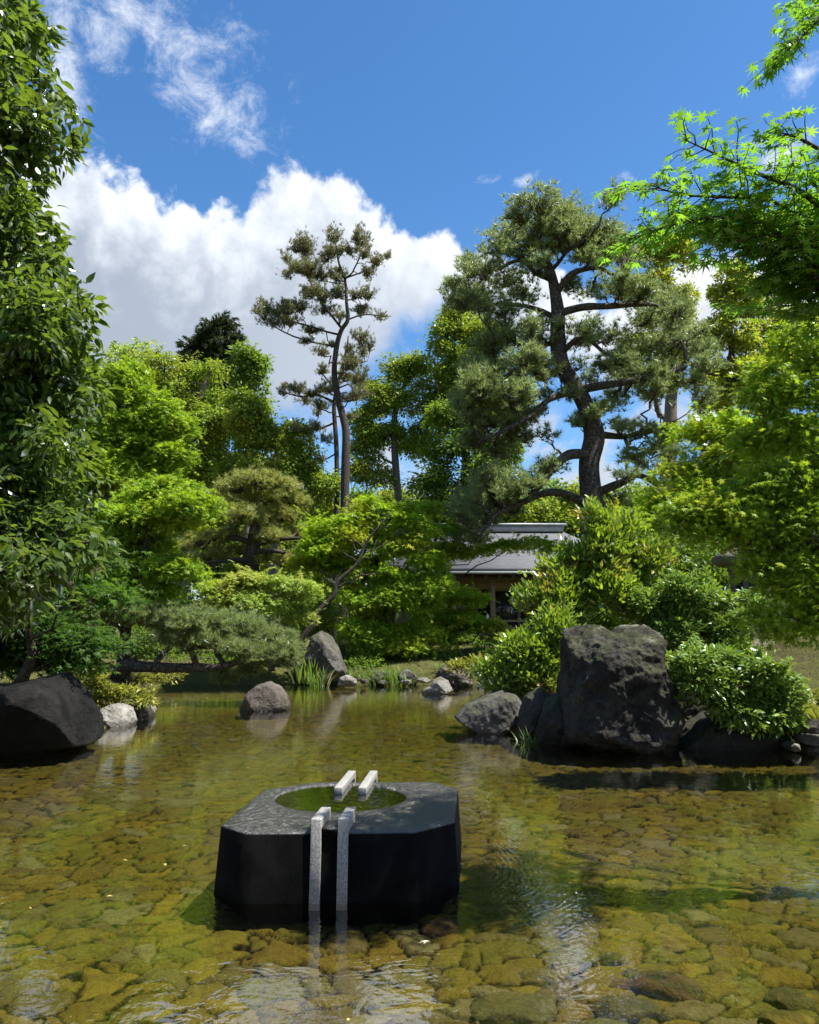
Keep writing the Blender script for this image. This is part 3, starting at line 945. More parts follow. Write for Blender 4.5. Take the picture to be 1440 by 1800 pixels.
def build_basin():
    top_px = [(433, 1464), (389, 1450), (464, 1388), (550, 1375), (764, 1374), (805, 1386), (799, 1444), (727, 1462)]
    H = BASIN_H
    top = np.array([G(x, y, H) for x, y in top_px])
    c = np.array([*np.mean(top[:, :2], 0), 0.0])
    t = thing("stone_water_basin", "low black octagonal stone water basin with a round pool standing in the pond", "water basin", (c[0], c[1], 0))
    # basin axis: along the granite bars
    d = nrm((G(626, 1415, H + 0.05) - G(570, 1440, H + 0.05))[:2])
    d = nrm(np.array([0.075, 1.0]))
    side = np.array([d[1], -d[0]])
    pc = 0.5 * (G(608, 1381, H) + G(590, 1424, H))
    ex = G(719, 1401, H)
    rp = 0.97 * np.linalg.norm(ex[:2] - pc[:2])
    N = 96
    ang = np.linspace(0, 2 * math.pi, N, endpoint=False)
    # outer ring sampled along the octagon in direction ang from the pool centre
    ring = []
    for a in ang:
        dv = np.array([math.cos(a), math.sin(a)])
        best = None
        for i in range(8):
            p0, p1 = top[i, :2] - pc[:2], top[(i + 1) % 8, :2] - pc[:2]
            e = p1 - p0
            den = dv[0] * e[1] - dv[1] * e[0]
            if abs(den) < 1e-9:
                continue
            s = (p0[0] * e[1] - p0[1] * e[0]) / den
            u = (p0[0] * dv[1] - p0[1] * dv[0]) / den
            if s > 0 and -1e-6 <= u <= 1 + 1e-6:
                best = s
        ring.append(pc[:2] + dv * best)
    ring = np.array(ring)
    # snap the sample nearest each corner onto the corner
    for q in top[:, :2]:
        ring[np.argmin(np.linalg.norm(ring - q, axis=1))] = q
    rows = []
    rows.append(np.c_[c[:2] + (ring - c[:2]) * 0.74, np.full(N, -0.34)])
    rows.append(np.c_[c[:2] + (ring - c[:2]) * 0.90, np.full(N, -0.10)])
    rows.append(np.c_[c[:2] + (ring - c[:2]) * 1.036, np.full(N, -0.02)])
    rows.append(np.c_[c[:2] + (ring - c[:2]) * 1.035, np.full(N, 0.0)])
    rows.append(np.c_[c[:2] + (ring - c[:2]) * 1.002, np.full(N, H - 0.012)])
    rows.append(np.c_[c[:2] + (ring - c[:2]) * 0.994, np.full(N, H - 0.002)])
    circ = np.c_[pc[0] + rp * np.cos(ang), pc[1] + rp * np.sin(ang)]
    for f in (0.2, 0.4, 0.6, 0.8):
        rows.append(np.c_[ring * (1 - f) + circ * f, np.full(N, H + 0.004 * f)])
    rows.append(np.c_[circ, np.full(N, H)])
    rows.append(np.c_[pc[:2] + (circ - pc[:2]) * 0.97, np.full(N, H - 0.03)])
    for f, z in ((0.85, -0.07), (0.6, -0.105), (0.3, -0.12), (0.02, -0.125)):
        rows.append(np.c_[pc[:2] + (circ - pc[:2]) * f, np.full(N, H + z)])
    V = np.vstack(rows)
    i = np.arange(len(V)).reshape(len(rows), N)
    Q = np.stack([i[:-1], np.roll(i[:-1], -1, 1), np.roll(i[1:], -1, 1), i[1:]], -1).reshape(-1, 4)
    m, k, out = mat_new("wet black granite")
    geo = k.new('ShaderNodeNewGeometry')
    pos = geo.outputs['Position']
    n1 = k.noise(pos, 60.0, 5, 0.7)
    n2 = k.noise(pos, 5.0, 4, 0.6, 0.4)
    flow = k.noise(k.vmul(pos, (1, 1, 0.3)), 24.0, 5, 0.65, 0.8)
    nsep = k.new('ShaderNodeSeparateXYZ')
    k.link(geo.outputs['Normal'], nsep.inputs[0])
    b = k.new('ShaderNodeBsdfPrincipled')
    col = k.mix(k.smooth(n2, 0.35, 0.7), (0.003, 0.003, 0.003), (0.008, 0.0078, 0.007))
    col = k.mix(k.smooth(nsep.outputs[2], 0.5, 0.9), col, k.mix(n2, (0.018, 0.017, 0.013), (0.050, 0.046, 0.034)))  # upward faces coloured paler to stand for sky reflected off the top
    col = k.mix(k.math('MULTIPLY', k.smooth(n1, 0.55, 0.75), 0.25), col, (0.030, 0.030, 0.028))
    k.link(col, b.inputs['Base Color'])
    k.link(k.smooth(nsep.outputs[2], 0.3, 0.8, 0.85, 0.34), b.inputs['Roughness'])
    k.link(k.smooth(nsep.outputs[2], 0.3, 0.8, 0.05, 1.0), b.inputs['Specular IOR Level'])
    nb = k.bump(k.math('ADD', flow, k.math('MULTIPLY', n1, 0.05)), 0.8, 0.03)
    k.link(k.smooth(nsep.outputs[2], 0.3, 0.8, 0.10, 1.0), nb.node.inputs['Strength'])
    k.link(nb, b.inputs['Normal'])
    k.link(b.outputs[0], out.inputs[0])
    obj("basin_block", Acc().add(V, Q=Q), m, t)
    # water in the round pool, level with the lip
    mw, k, out = mat_new("basin water")
    geo = k.new('ShaderNodeNewGeometry')
    n = k.noise(geo.outputs['Position'], 16.0, 3, 0.5, 0.5)
    nb = k.bump(n, 0.5, 0.004)
    gl = k.new('ShaderNodeBsdfGlossy')
    gl.inputs['Roughness'].default_value = 0.01
    k.link(nb, gl.inputs['Normal'])
    tr = k.new('ShaderNodeBsdfTransparent')
    tr.inputs[0].default_value = (0.30, 0.34, 0.16, 1)
    k.link(k.shmix(schlick(k, geo, nb), tr.outputs[0], gl.outputs[0]), out.inputs[0])
    wa = np.linspace(0, 2 * math.pi, 64, endpoint=False)
    Vw = np.vstack([np.c_[pc[0] + rp * 0.985 * np.cos(wa), pc[1] + rp * 0.985 * np.sin(wa), np.full(64, H - 0.006)], [[pc[0], pc[1], H - 0.006]]])
    Tw = [[j, (j + 1) % 64, 64] for j in range(64)]
    obj("pool_water", Acc().add(Vw, T=Tw), mw, t)
    # granite bars: each an upside-down L running over the rim and down the face
    mb, k, out = mat_new("speckled granite")
    geo = k.new('ShaderNodeNewGeometry')
    vo = k.new('ShaderNodeTexVoronoi')
    k.link(geo.outputs['Position'], vo.inputs['Vector'])
    vo.inputs['Scale'].default_value = 330.0
    sc_ = k.new('ShaderNodeSeparateColor')
    k.link(vo.outputs['Color'], sc_.inputs[0])
    nn = k.noise(geo.outputs['Position'], 14.0, 5, 0.65)
    col = k.mix(k.smooth(sc_.outputs[0], 0.25, 0.8), (0.15, 0.145, 0.132), (0.40, 0.38, 0.35))
    col = k.mix(k.math('MULTIPLY', k.smooth(nn, 0.45, 0.75), 0.4), col, (0.16, 0.15, 0.125))
    b = k.new('ShaderNodeBsdfPrincipled')
    k.link(col, b.inputs['Base Color'])
    b.inputs['Roughness'].default_value = 0.7
    k.link(k.bump(sc_.outputs[0], 0.25, 0.003), b.inputs['Normal'])
    k.link(b.outputs[0], out.inputs[0])
    zt = H + 0.064

    def bar(front, sgn):
        """front bars come from pixel anchors; far bars mirror them"""
        w = 0.050
        a0 = G((556 if sgn < 0 else 603), 1440, H + 0.064)[:2]
        lat = float(np.dot(a0 - pc[:2], side))
        out_dir = -d if front else d
        rel = top[:, :2] - pc[:2]
        best = 0.5
        for i in range(8):                    # where the line of this bar leaves the octagon
            p0, p1 = rel[i], rel[(i + 1) % 8]
            l0, l1 = np.dot(p0, side) - lat, np.dot(p1, side) - lat
            if l0 * l1 < 0:
                q = p0 + (p1 - p0) * (l0 / (l0 - l1))
                if np.dot(q, out_dir) > 0:
                    best = float(np.dot(q, out_dir))
        o_ = pc[:2] + side * lat + out_dir * (best + 0.016)
        acc = Acc()
        th = 0.085
        # profile in (along, z): outer bottom, outer top, inner top, inner bottom, step to leg
        leg = 0.04
        bl, zt = (0.265, H + 0.064) if front else (0.57, H + 0.03)
        if not front:
            o_ = P((619 if sgn < 0 else 657), 1360, 5.50)[:2]
        prof = [(0.022, -0.03), (0.0, zt), (-bl, zt), (-bl, H - 0.009), (-leg, H - 0.009), (-leg + 0.022, -0.03)]
        Vp = []
        for sw in (-w / 2, w / 2):
            for (al, z) in prof:
                xy = o_ + out_dir * al + side * sw
                Vp.append([xy[0], xy[1], z])
        n_ = len(prof)
        Qs = [[j, (j + 1) % n_, n_ + (j + 1) % n_, n_ + j] for j in range(n_)]
        Ts = []
        for base_i, flip in ((0, False), (n_, True)):
            for (a_, b_, c_, d_) in ((0, 1, 4, 5), (1, 2, 3, 4)):
                f = [base_i + a_, base_i + b_, base_i + c_, base_i + d_]
                Qs.append(f[::-1] if not flip else f)
        acc.add(Vp, Q=Qs)
        o = obj("granite_bar", acc, mb, t)
        bv = o.modifiers.new("edge", 'BEVEL')
        bv.width = 0.003
        bv.segments = 2
        bv.limit_method = 'ANGLE'
    for front in (True, False):
        for s_ in (-1, 1):
            bar(front, s_)
    # dark spout slab between the bars on the near side
    a0 = 0.5 * (G(556, 1440, zt)[:2] + G(603, 1440, zt)[:2])
    acc = Acc()
    gap = abs(np.dot(G(603, 1440, zt)[:2] - G(556, 1440, zt)[:2], side)) - 0.053
    cc = a0 + d * 0.075
    rz = math.atan2(side[1], side[0])
    acc.box((cc[0], cc[1], H + 0.009), (gap, 0.15, 0.027), rz)
    o = obj("spout", acc, m, t)
    return t, c, d


BASIN = build_basin()

# ------------------------------------------------------------------ pavilion


def build_pavilion():
    Y0, YR, Y1 = 26.5, 30.0, 33.5
    zE, zR = 3.20, 4.85
    XL, XRr = -0.9, 7.9
    rl, rr = 1.25, 5.75
    fz = 1.06
    t = thing("garden_pavilion", "low wooden pavilion with a grey hipped roof and open veranda behind the maples", "pavilion", (3.45, 29.5, gz(3.45, 29.5)))
    m, k, out = mat_new("grey shingle roof")
    geo = k.new('ShaderNodeNewGeometry')
    sp = k.new('ShaderNodeSeparateXYZ')
    k.link(geo.outputs['Position'], sp.inputs[0])
    course = k.math('FRACT', k.math('MULTIPLY', sp.outputs[2], 16.0))
    n = k.noise(k.vmul(geo.outputs['Position'], (1.2, 1.2, 12)), 2.5, 6, 0.65)
    col = k.mix(k.smooth(n, 0.3, 0.7), (0.085, 0.088, 0.096), (0.140, 0.144, 0.155))
    col = k.mix(k.math('MULTIPLY', k.smooth(course, 0.16, 0.0), 0.45), col, (0.10, 0.10, 0.11))
    b = k.new('ShaderNodeBsdfPrincipled')
    k.link(col, b.inputs['Base Color'])
    b.inputs['Roughness'].default_value = 0.7
    b.inputs['Specular IOR Level'].default_value = 0.25
    k.link(k.bump(course, 0.4, 0.02), b.inputs['Normal'])
    k.link(b.outputs[0], out.inputs[0])
    th = 0.12
    A = Acc()
    e = [[XL, Y0, zE], [XRr, Y0, zE], [XRr, Y1, zE], [XL, Y1, zE]]
    r_ = [[rl, YR, zR], [rr, YR, zR]]
    lo = [[p[0], p[1], p[2] - th] for p in e + r_]
    A.add(e + r_ + lo, T=[[1, 2, 5], [3, 0, 4], [7, 11, 8], [9, 10, 6]],
          Q=[[0, 1, 5, 4], [2, 3, 4, 5], [6, 10, 11, 7], [8, 11, 10, 9], [0, 6, 7, 1], [1, 7, 8, 2], [2, 8, 9, 3], [3, 9, 6, 0]])
    roof = obj("roof", A, m, t)
    dark = plain_mat("old dark timber", (0.045, 0.033, 0.022), (0.085, 0.064, 0.044), 0.75, 5, 0.3, 0.01, (6, 6, 0.6))
    timber = plain_mat("weathered timber", (0.16, 0.115, 0.075), (0.24, 0.185, 0.125), 0.75, 5, 0.3, 0.01, (6, 6, 0.6))
    grey = plain_mat("grey ridge metal", (0.26, 0.28, 0.29), (0.38, 0.40, 0.41), 0.4, 4, 0.1)
    plaster = plain_mat("ochre plaster", (0.20, 0.15, 0.085), (0.25, 0.19, 0.11), 0.9, 6, 0.1)
    obj("ridge", Acc().box(((rl + rr) / 2, YR, zR + 0.07), (rr - rl + 0.1, 0.42, 0.22)).box(((rl + rr) / 2, YR, zR + 0.23), (rr - rl + 0.3, 0.56, 0.07)), grey, roof)
    obj("eave_gutter", Acc().box(((XL + XRr) / 2, Y0 - 0.07, zE - 0.155), (XRr - XL, 0.12, 0.07)), grey, roof)
    obj("rafters", (lambda a: [a.box((x, Y0 + 0.95, zE - 0.27 + 0.02), (0.07, 1.8, 0.10)) for x in np.arange(XL + 0.3, XRr - 0.2, 0.45)] and a)(Acc()), dark, roof)
    obj("floor", Acc().box((3.45, 29.6, fz - 0.08), (7.2, 5.4, 0.16)), timber, t)
    obj("foundation", Acc().box((3.45, 29.8, fz / 2 - 0.12), (6.9, 5.0, fz - 0.10)), plain_mat("grey footing", (0.13, 0.125, 0.11), (0.2, 0.19, 0.17), 0.9), t)
    for x in (0.2, 1.5, 2.82, 4.75, 6.7):
        obj("post", Acc().box((x, 27.2, (fz + zE - 0.35) / 2), (0.17, 0.17, zE - 0.35 - fz)), timber, t)
    obj("lintel", Acc().box((3.45, 27.2, zE - 0.28), (6.9, 0.14, 0.22)), dark, t)
    obj("upper_wall", Acc().box((3.45, 28.05, 2.77), (6.7, 0.08, 0.42)), plaster, t)
    obj("back_wall", Acc().box((3.45, 31.9, 2.13), (6.7, 0.1, 2.2)), dark, t)
    obj("side_wall", Acc().box((0.15, 30.0, 2.13), (0.1, 3.7, 2.2)), plaster, t)
    obj("side_wall", Acc().box((6.75, 30.0, 2.13), (0.1, 3.7, 2.2)), plaster, t)
    obj("ceiling", Acc().box((3.45, 29.9, 3.05), (6.5, 3.9, 0.05)), dark, t)
    glassm, k, out = mat_new("window glass")
    pb = k.new('ShaderNodeBsdfPrincipled')
    pb.inputs['Base Color'].default_value = (0.03, 0.035, 0.035, 1)
    pb.inputs['Roughness'].default_value = 0.06
    k.link(pb.outputs[0], out.inputs[0])
    for x in (0.85, 1.9, 3.35, 4.3, 5.7):
        wd = 0.9
        fr = Acc()
        for sx in (-1, 1):
            fr.box((x + sx * wd / 2, 28.05, 1.81), (0.05, 0.05, 1.5))
        fr.box((x, 28.05, 1.09), (wd - 0.052, 0.05, 0.07)).box((x, 28.05, 2.53), (wd - 0.052, 0.05, 0.06))
        f = obj("sliding_door", fr, timber, t)
        obj("pane", Acc().box((x, 28.06, 1.81), (wd - 0.054, 0.012, 1.36)), glassm, f)
    rail = Acc()
    rail.box((3.45, 26.98, 1.46), (6.9, 0.07, 0.07)).box((3.45, 26.98, 1.24), (6.9, 0.05, 0.05))
    for x in np.arange(0.2, 6.9, 0.93):
        rail.box((x, 26.98, 1.27), (0.07, 0.06, 0.40))
    obj("veranda_rail", rail, timber, t)
    bt = plain_mat("white plastic", (0.75, 0.75, 0.72), (0.7, 0.7, 0.68), 0.4)
    a = Acc()
    a.tubes([[2.62, 26.98, 1.496], [2.62, 26.98, 1.64], [2.62, 26.98, 1.66], [2.62, 26.98, 1.71]], [0.045, 0.045, 0.02, 0.018], 12)
    tag(obj("bottle", a, bt, smooth=False, loc=(2.62, 26.98, 1.496)), "small white bottle standing on the pavilion's veranda rail", "bottle")
    lampm, k, out = mat_new("warm bulb")
    em = k.new('ShaderNodeEmission')
    em.inputs[0].default_value = (1, 0.75, 0.45, 1)
    em.inputs[1].default_value = 1.6
    k.link(em.outputs[0], out.inputs[0])
    for lx, ly in ((3.35, 28.7), (3.7, 29.6)):
        ceil_lamp = obj("ceiling_lamp", Acc().tubes([[lx, ly, 2.55], [lx, ly, 2.59], [lx, ly, 2.63]], [0.015, 0.045, 0.02], 10), lampm, t)


build_pavilion()

# ------------------------------------------------------------------ stone lantern


def ngon_stack(rows, n, c, rot=0.0):
    """rows of (radius, z) -> lathed prism with n sides, closed"""
    a = np.linspace(0, 2 * math.pi, n, endpoint=False) + rot
    V = np.vstack([np.c_[c[0] + r * np.cos(a), c[1] + r * np.sin(a), np.full(n, z)] for r, z in rows])
    i = np.arange(len(V)).reshape(len(rows), n)
    Q = np.stack([i[:-1], np.roll(i[:-1], -1, 1), np.roll(i[1:], -1, 1), i[1:]], -1).reshape(-1, 4)
    return Acc().add(V, Q=Q)


def build_lantern():
    D = RM(13.2)
    c = P(1312, 1100, D)[:2]
    g = gz(c[0], D)
    z = lambda py: P(1312, py, D)[2]
    t = thing("stone_lantern", "weathered stone lantern with a wide cap half hidden by the maple", "stone lantern", (c[0], D, g))
    m = rock_mat("lantern stone", (0.13, 0.115, 0.085), (0.23, 0.20, 0.15), (0.16, 0.17, 0.08), 0.4, 5.0, wet=False)
    obj("base", ngon_stack([(0.02, g - 0.1), (0.36, g - 0.1), (0.36, g + 0.10), (0.26, g + 0.20), (0.02, g + 0.2)], 6, c, 0.3), m, t)
    obj("post", ngon_stack([(0.16, g + 0.203), (0.145, g + 0.5), (0.15, z(1078))], 20, c), m, t)
    obj("platform", ngon_stack([(0.02, z(1078)), (0.18, z(1078) + 0.003), (0.31, z(1062)), (0.31, z(1050)), (0.02, z(1050))], 6, c, 0.3), m, t)
    fb = ngon_stack([(0.20, z(1050) + 0.003), (0.20, z(1008)), (0.24, z(1003)), (0.24, z(998))], 6, c, 0.3)
    f = obj("fire_box", fb, m, t)
    ap = 0.20 * math.cos(math.pi / 6)
    for kf in (3, 4):
        an = 0.3 + math.pi / 6 + kf * math.pi / 3
        cx, cy = c[0] + (ap + 0.004) * math.cos(an), c[1] + (ap + 0.004) * math.sin(an)
        obj("light_opening", Acc().box((cx, cy, (z(1046) + z(1014)) / 2), (0.10, 0.016, 0.18), an + math.pi / 2), plain_mat("painted hollow shade", (0.01, 0.01, 0.009), (0.015, 0.014, 0.012), 1.0), f)  # dark panel stands for the shade inside the opening
    obj("cap", ngon_stack([(0.02, z(998)), (0.36, z(996)), (0.47, z(988)), (0.47, z(978)), (0.36, z(974)), (0.20, z(966)), (0.10, z(961)), (0.02, z(961))], 6, c, 0.3), m, t)
    obj("finial", ngon_stack([(0.02, z(961)), (0.10, z(960)), (0.08, z(957)), (0.11, z(950)), (0.09, z(942)), (0.02, z(936))], 14, c), m, t)


build_lantern()

# ------------------------------------------------------------------ plants: leaf shapes
UP = np.array([0, 0, 1.0])


def T_(v, t):
    return np.array(v, float), np.array(t, np.int64)


OVATE = T_([(0, 0, 0), (-.17, .28, .05), (.17, .28, .05), (-.15, .62, .0), (.15, .62, .0), (0, 1, -.16), (0, .28, 0), (0, .62, -.05)],
           [(0, 6, 1), (0, 2, 6), (1, 6, 7), (1, 7, 3), (6, 2, 4), (6, 4, 7), (3, 7, 5), (7, 4, 5)])
OVATE_W = (OVATE[0] * np.array([1.12, 1, 1]), OVATE[1])
DIAMOND = T_([(0, 0, 0), (-.26, .45, .07), (.26, .45, .07), (0, 1, -.10)], [(0, 3, 1), (0, 2, 3)])
BLADE = T_([(-.035, 0, 0), (.035, 0, 0), (-.03, .5, .0), (.03, .5, .0), (0, 1, -.22)], [(0, 1, 3), (0, 3, 2), (2, 3, 4)])


def maple_tmpl(lobes, lens, notch, droop=0.18):
    v = [(0, 0, 0.02)]
    angs = np.radians(lobes)
    na = np.concatenate([[angs[0] - 0.35], (angs[1:] + angs[:-1]) / 2, [angs[-1] + 0.35]])
    t = []
    for i, a in enumerate(na):
        v.append((math.sin(a) * notch, math.cos(a) * notch, 0.0))
    for i, (a, l) in enumerate(zip(angs, lens)):
        v.append((math.sin(a) * l, math.cos(a) * l, -droop * l))
    n0 = len(na)
    for i in range(len(angs)):
        t += [(0, 1 + i + 1, 1 + i), (1 + i, 1 + i + 1, 1 + n0 + i)]
    return T_(v, t)


MAPLE7 = maple_tmpl([-128, -82, -40, 0, 40, 82, 128], [.42, .74, .95, 1.0, .95, .74, .42], .30)
MAPLE5 = maple_tmpl([-100, -48, 0, 48, 100], [.62, .92, 1.0, .92, .62], .30)
MAPLE3 = T_([(-.10, 0, 0), (.10, 0, 0), (0, 1, -.15), (-.85, .48, -.1), (.85, .48, -.1), (0, .16, 0)], [(0, 1, 2), (0, 5, 3), (1, 4, 5)])


def tuft_tmpl(n, spread, w, seed, back=0.12):
    r2 = np.random.default_rng(seed)
    v, t = [], []
    for i in range(n):
        a = r2.uniform(0, 2 * math.pi)
        s = spread * math.sqrt(r2.uniform(0.02, 1))
        d = np.array([math.sin(s) * math.cos(a), math.cos(s), math.sin(s) * math.sin(a)]) * r2.uniform(0.75, 1.05)
        b = np.array([0, r2.uniform(-back, back), 0])
        q = nrm(np.cross(d, [r2.normal(), r2.normal(), r2.normal()])) * w
        k = len(v)
        v += [tuple(b - q), tuple(b + q), tuple(b + d)]
        t.append((k, k + 1, k + 2))
    return T_(v, t)


TUFT_W = [tuft_tmpl(17, 1.15, 0.040, s) for s in (1, 2, 3)]       # open brush of long needles
TUFT_B = [tuft_tmpl(13, 0.95, 0.055, s, 0.3) for s in (4, 5, 6)]    # short bottle brush
CEDAR = tuft_tmpl(9, 0.8, 0.10, 9, 0.25)


def lumps_px(lst, D, ysc=0.85):
    """pixel ellipses -> rows (cx,cy,cz,rx,ry,rz)"""
    out = []
    for l in lst:
        px, py, rx, ry = l[:4]
        d = RM(D) + (l[4] if len(l) > 4 else 0)
        c = P(px, py, d)
        s = d / F
        out.append([*c, rx * s, max(rx, ry) * s * ysc, ry * s])
    return np.array(out)


def explode(L, n, rz=0.75, lo=0.22, hi=0.50):
    """each lump becomes n smaller ragged clumps scattered through it"""
    out = []
    for l in L:
        d = nrm(rng.normal(size=(n, 3)))
        r = rng.uniform(0.25, 1.0, (n, 1)) ** 0.6
        c = l[:3] + d * r * l[3:6]
        f = rng.uniform(lo, hi, (n, 1))
        q = np.maximum(l[3:6], 0.55 * l[3:6].mean()) * f
        q[:, 2] *= rz * 1.3
        out.append(np.hstack([c, q]))
    return np.vstack(out)


def crown_sub(L, n, zmin=-0.45, rmin=0.6):
    w = L[:, 3] * L[:, 5] + 0.3 * L[:, 3] * L[:, 4]
    idx = rng.choice(len(L), n, p=w / w.sum())
    d = rng.normal(size=(n * 3, 3))
    d = nrm(d)
    d = d[d[:, 2] > zmin][:n]
    if len(d) < n:
        d = np.vstack([d, d[:n - len(d)]])
    r = rng.uniform(rmin, 1.0, (n, 1)) + np.where(rng.random((n, 1)) < 0.22, rng.uniform(0.0, 0.32, (n, 1)), 0)
    c = L[idx, :3] + d * r * L[idx, 3:6]
    return c, nrm(d / L[idx, 3:6]), idx


def sprays(sc, so, per, Rr, flat, up=0.8, out=0.6, umb=0.35, rj=0.25):
    n = len(sc)
    N = nrm(up * UP + out * so + rj * rng.normal(size=(n, 3)))
    A = nrm(np.cross(N, rng.normal(size=(n, 3))))
    B = np.cross(N, A)
    m = per
    Rv = (Rr * rng.uniform(0.65, 1.35, n))[:, None]
    r = Rv * np.sqrt(rng.uniform(0, 1, (n, m)))
    a = rng.uniform(0, 2 * math.pi, (n, m))
    h = flat * Rv * rng.normal(size=(n, m)) * 0.6 - umb * r ** 2 / Rv
    rad = np.cos(a)[..., None] * A[:, None] + np.sin(a)[..., None] * B[:, None]
    pos = sc[:, None] + r[..., None] * rad + h[..., None] * N[:, None]
    Nn = np.repeat(N[:, None], m, 1)
    So = np.repeat(so[:, None], m, 1)
    return pos.reshape(-1, 3), Nn.reshape(-1, 3), rad.reshape(-1, 3), So.reshape(-1, 3)


def leaf_crown(acc, L, n_sub, per, Rr, size, tmpl, flat=0.35, droop=0.15, up=0.8, out=0.6, umb=0.35, zmin=-0.45, rmin=0.6,
               nj=0.45, dj=0.35, rad_w=0.8, out_w=0.4, wid=None):
    sc, so, idx = crown_sub(L, n_sub, zmin, rmin)
    pos, N, rad, So = sprays(sc, so, per, Rr, flat, up, out, umb)
    n = len(pos)
    d = rad * rad_w + So * out_w - UP * droop + dj * rng.normal(size=(n, 3))
    nn = N + nj * rng.normal(size=(n, 3))
    s = size * rng.uniform(0.65, 1.25, n)
    acc.scatter(tmpl, pos, d, nn, s)
    return sc, idx


def crooked(a, b, k, amp, sag=0.0):
    """paths (n,k,3) from a to b with crooks"""
    a, b = np.atleast_2d(a), np.atleast_2d(b)
    n = max(len(a), len(b))
    a, b = np.broadcast_to(a, (n, 3)), np.broadcast_to(b, (n, 3))
    t = np.linspace(0, 1, k)[None, :, None]
    p = a[:, None] * (1 - t) + b[:, None] * t
    ln = np.linalg.norm(b - a, axis=1)[:, None, None]
    w = np.sin(np.pi * t) ** 0.7
    p = p + rng.normal(size=(n, k, 3)) * amp * ln * w
    p[..., 2] += (np.sin(np.pi * t) * sag * ln)[..., 0]
    return p


def wood(acc, path_pts, radii, n=24, sides=10, wob=0.02, flare=True):
    p, r = smooth_path(path_pts, radii, n)
    ph = rng.uniform(0, 9)
    ln = np.linalg.norm(p[-1] - p[0])
    p = p + wob * ln * np.c_[fbm(np.c_[np.linspace(0, 5, n) + ph, np.zeros((n, 2))], 3, 3), fbm(np.c_[np.linspace(0, 5, n) + ph, np.ones((n, 2))], 3, 4), np.zeros(n)] * 0.35
    r = r * (1 + 0.10 * fbm(np.c_[np.linspace(0, 9, n) + ph, np.zeros((n, 2))], 2, 8))
    acc.tubes(p[None], r[None], sides)
    return p, r


def leafy_tree(name, label, cat, base, L, mat, bark, tr, n_sub, per, Rr, size, tmpl, group=None, trunk_pts=None, limb_r=0.4, twig=True,
               n_limbs=None, twigs_n=120, grow=None, hier=8, hz=0.7, wisp=0.16, wisp_l=1.7, **kw):
    """tree thing > trunk, crown"""
    bx, by = base
    bz = gz(bx, by)
    t = thing(name, label, cat, (bx, by, bz), group)
    if grow:
        L = L * np.array([1, 1, 1, grow[0], grow[0], grow[1]])
    A = Acc()
    LX = explode(L, hier, hz) if hier else L
    sc, idx = leaf_crown(A, LX, n_sub, per, Rr, size, tmpl, **kw)
    if hier:
        idx = idx // hier
    W = Acc()
    nw = int(n_sub * wisp)
    if nw:
        k = rng.choice(len(sc), nw, replace=False)
        cen = L[idx[k], :3]
        dr = nrm(nrm(sc[k] - cen) * 0.8 + UP * 0.35 + 0.45 * rng.normal(size=(nw, 3)))
        ln = Rr * wisp_l * rng.uniform(0.5, 1.3, nw)
        tip = sc[k] + dr * ln[:, None] - UP * (0.12 * ln)[:, None]
        pw = crooked(sc[k], tip, 6, 0.05, 0.10)
        W.tubes(crooked(cen, sc[k], 4, 0.05), np.linspace(0.007, 0.0045, 4)[None], 3)
        W.tubes(pw, np.linspace(0.0045, 0.0015, 6)[None], 3)
        m = 13
        f = np.tile(np.linspace(0.08, 1.0, m), (nw, 1)) * 4.999
        ii, ki = np.arange(nw)[:, None], f.astype(int)
        kf = (f - ki)[..., None]
        pos = (pw[ii, ki] * (1 - kf) + pw[ii, ki + 1] * kf)
        sdv = nrm(np.cross(dr, UP + 0.01))[:, None] * np.tile(np.where(np.arange(m) % 2, 1.0, -1.0), (nw, 1))[..., None]
        dl = (0.5 * dr[:, None] + 0.8 * sdv - UP * kw.get('droop', 0.2)).reshape(-1, 3) + 0.25 * rng.normal(size=(nw * m, 3))
        A.scatter(tmpl, pos.reshape(-1, 3), dl, UP + 0.4 * rng.normal(size=(nw * m, 3)), size * rng.uniform(0.6, 1.15, nw * m))
    obj("crown", A, mat, t)
    top = L[np.argmax(L[:, 2])]
    if trunk_pts is None:
        ctr = L[:, :3].mean(0)
        trunk_pts = [(bx, by, bz - 0.15), (bx * .6 + ctr[0] * .4 + rng.normal() * .1, by * .6 + ctr[1] * .4, bz * .55 + ctr[2] * .45),
                     tuple(ctr + rng.normal(size=3) * [.1, .1, 0]), (top[0], top[1], top[2])]
    rr = np.linspace(1.0, 0.22, len(trunk_pts)) * tr
    rr[0] *= 1.3
    tp, trr = wood(W, trunk_pts, rr, 26, 9)
    order = rng.permutation(len(L))[:n_limbs or len(L)]
    for i in order:
        c = L[i, :3]
        # start lower on the trunk than the pad
        zz = tp[:, 2] + 0.35 * np.hypot(c[0] - tp[:, 0], c[1] - tp[:, 1])
        cand = np.abs(zz - c[2]) + 0.05 * np.linalg.norm(tp - c, axis=1)
        j = int(np.clip(np.argmin(cand), 3, len(tp) - 1))
        p = crooked(tp[j], c, 7, 0.05, 0.04)
        W.tubes(p, np.linspace(max(trr[j] * limb_r, 0.006), max(trr[j] * limb_r * 0.25, 0.004), 7)[None], 6)
    if twig:
        k = rng.choice(len(sc), min(twigs_n, len(sc)), replace=False)
        p = crooked(L[idx[k], :3], sc[k], 4, 0.06)
        W.tubes(p, np.linspace(tr * 0.10 + 0.004, 0.003, 4)[None], 4)
    obj("trunk", W, bark, t, smooth=True)
    return t


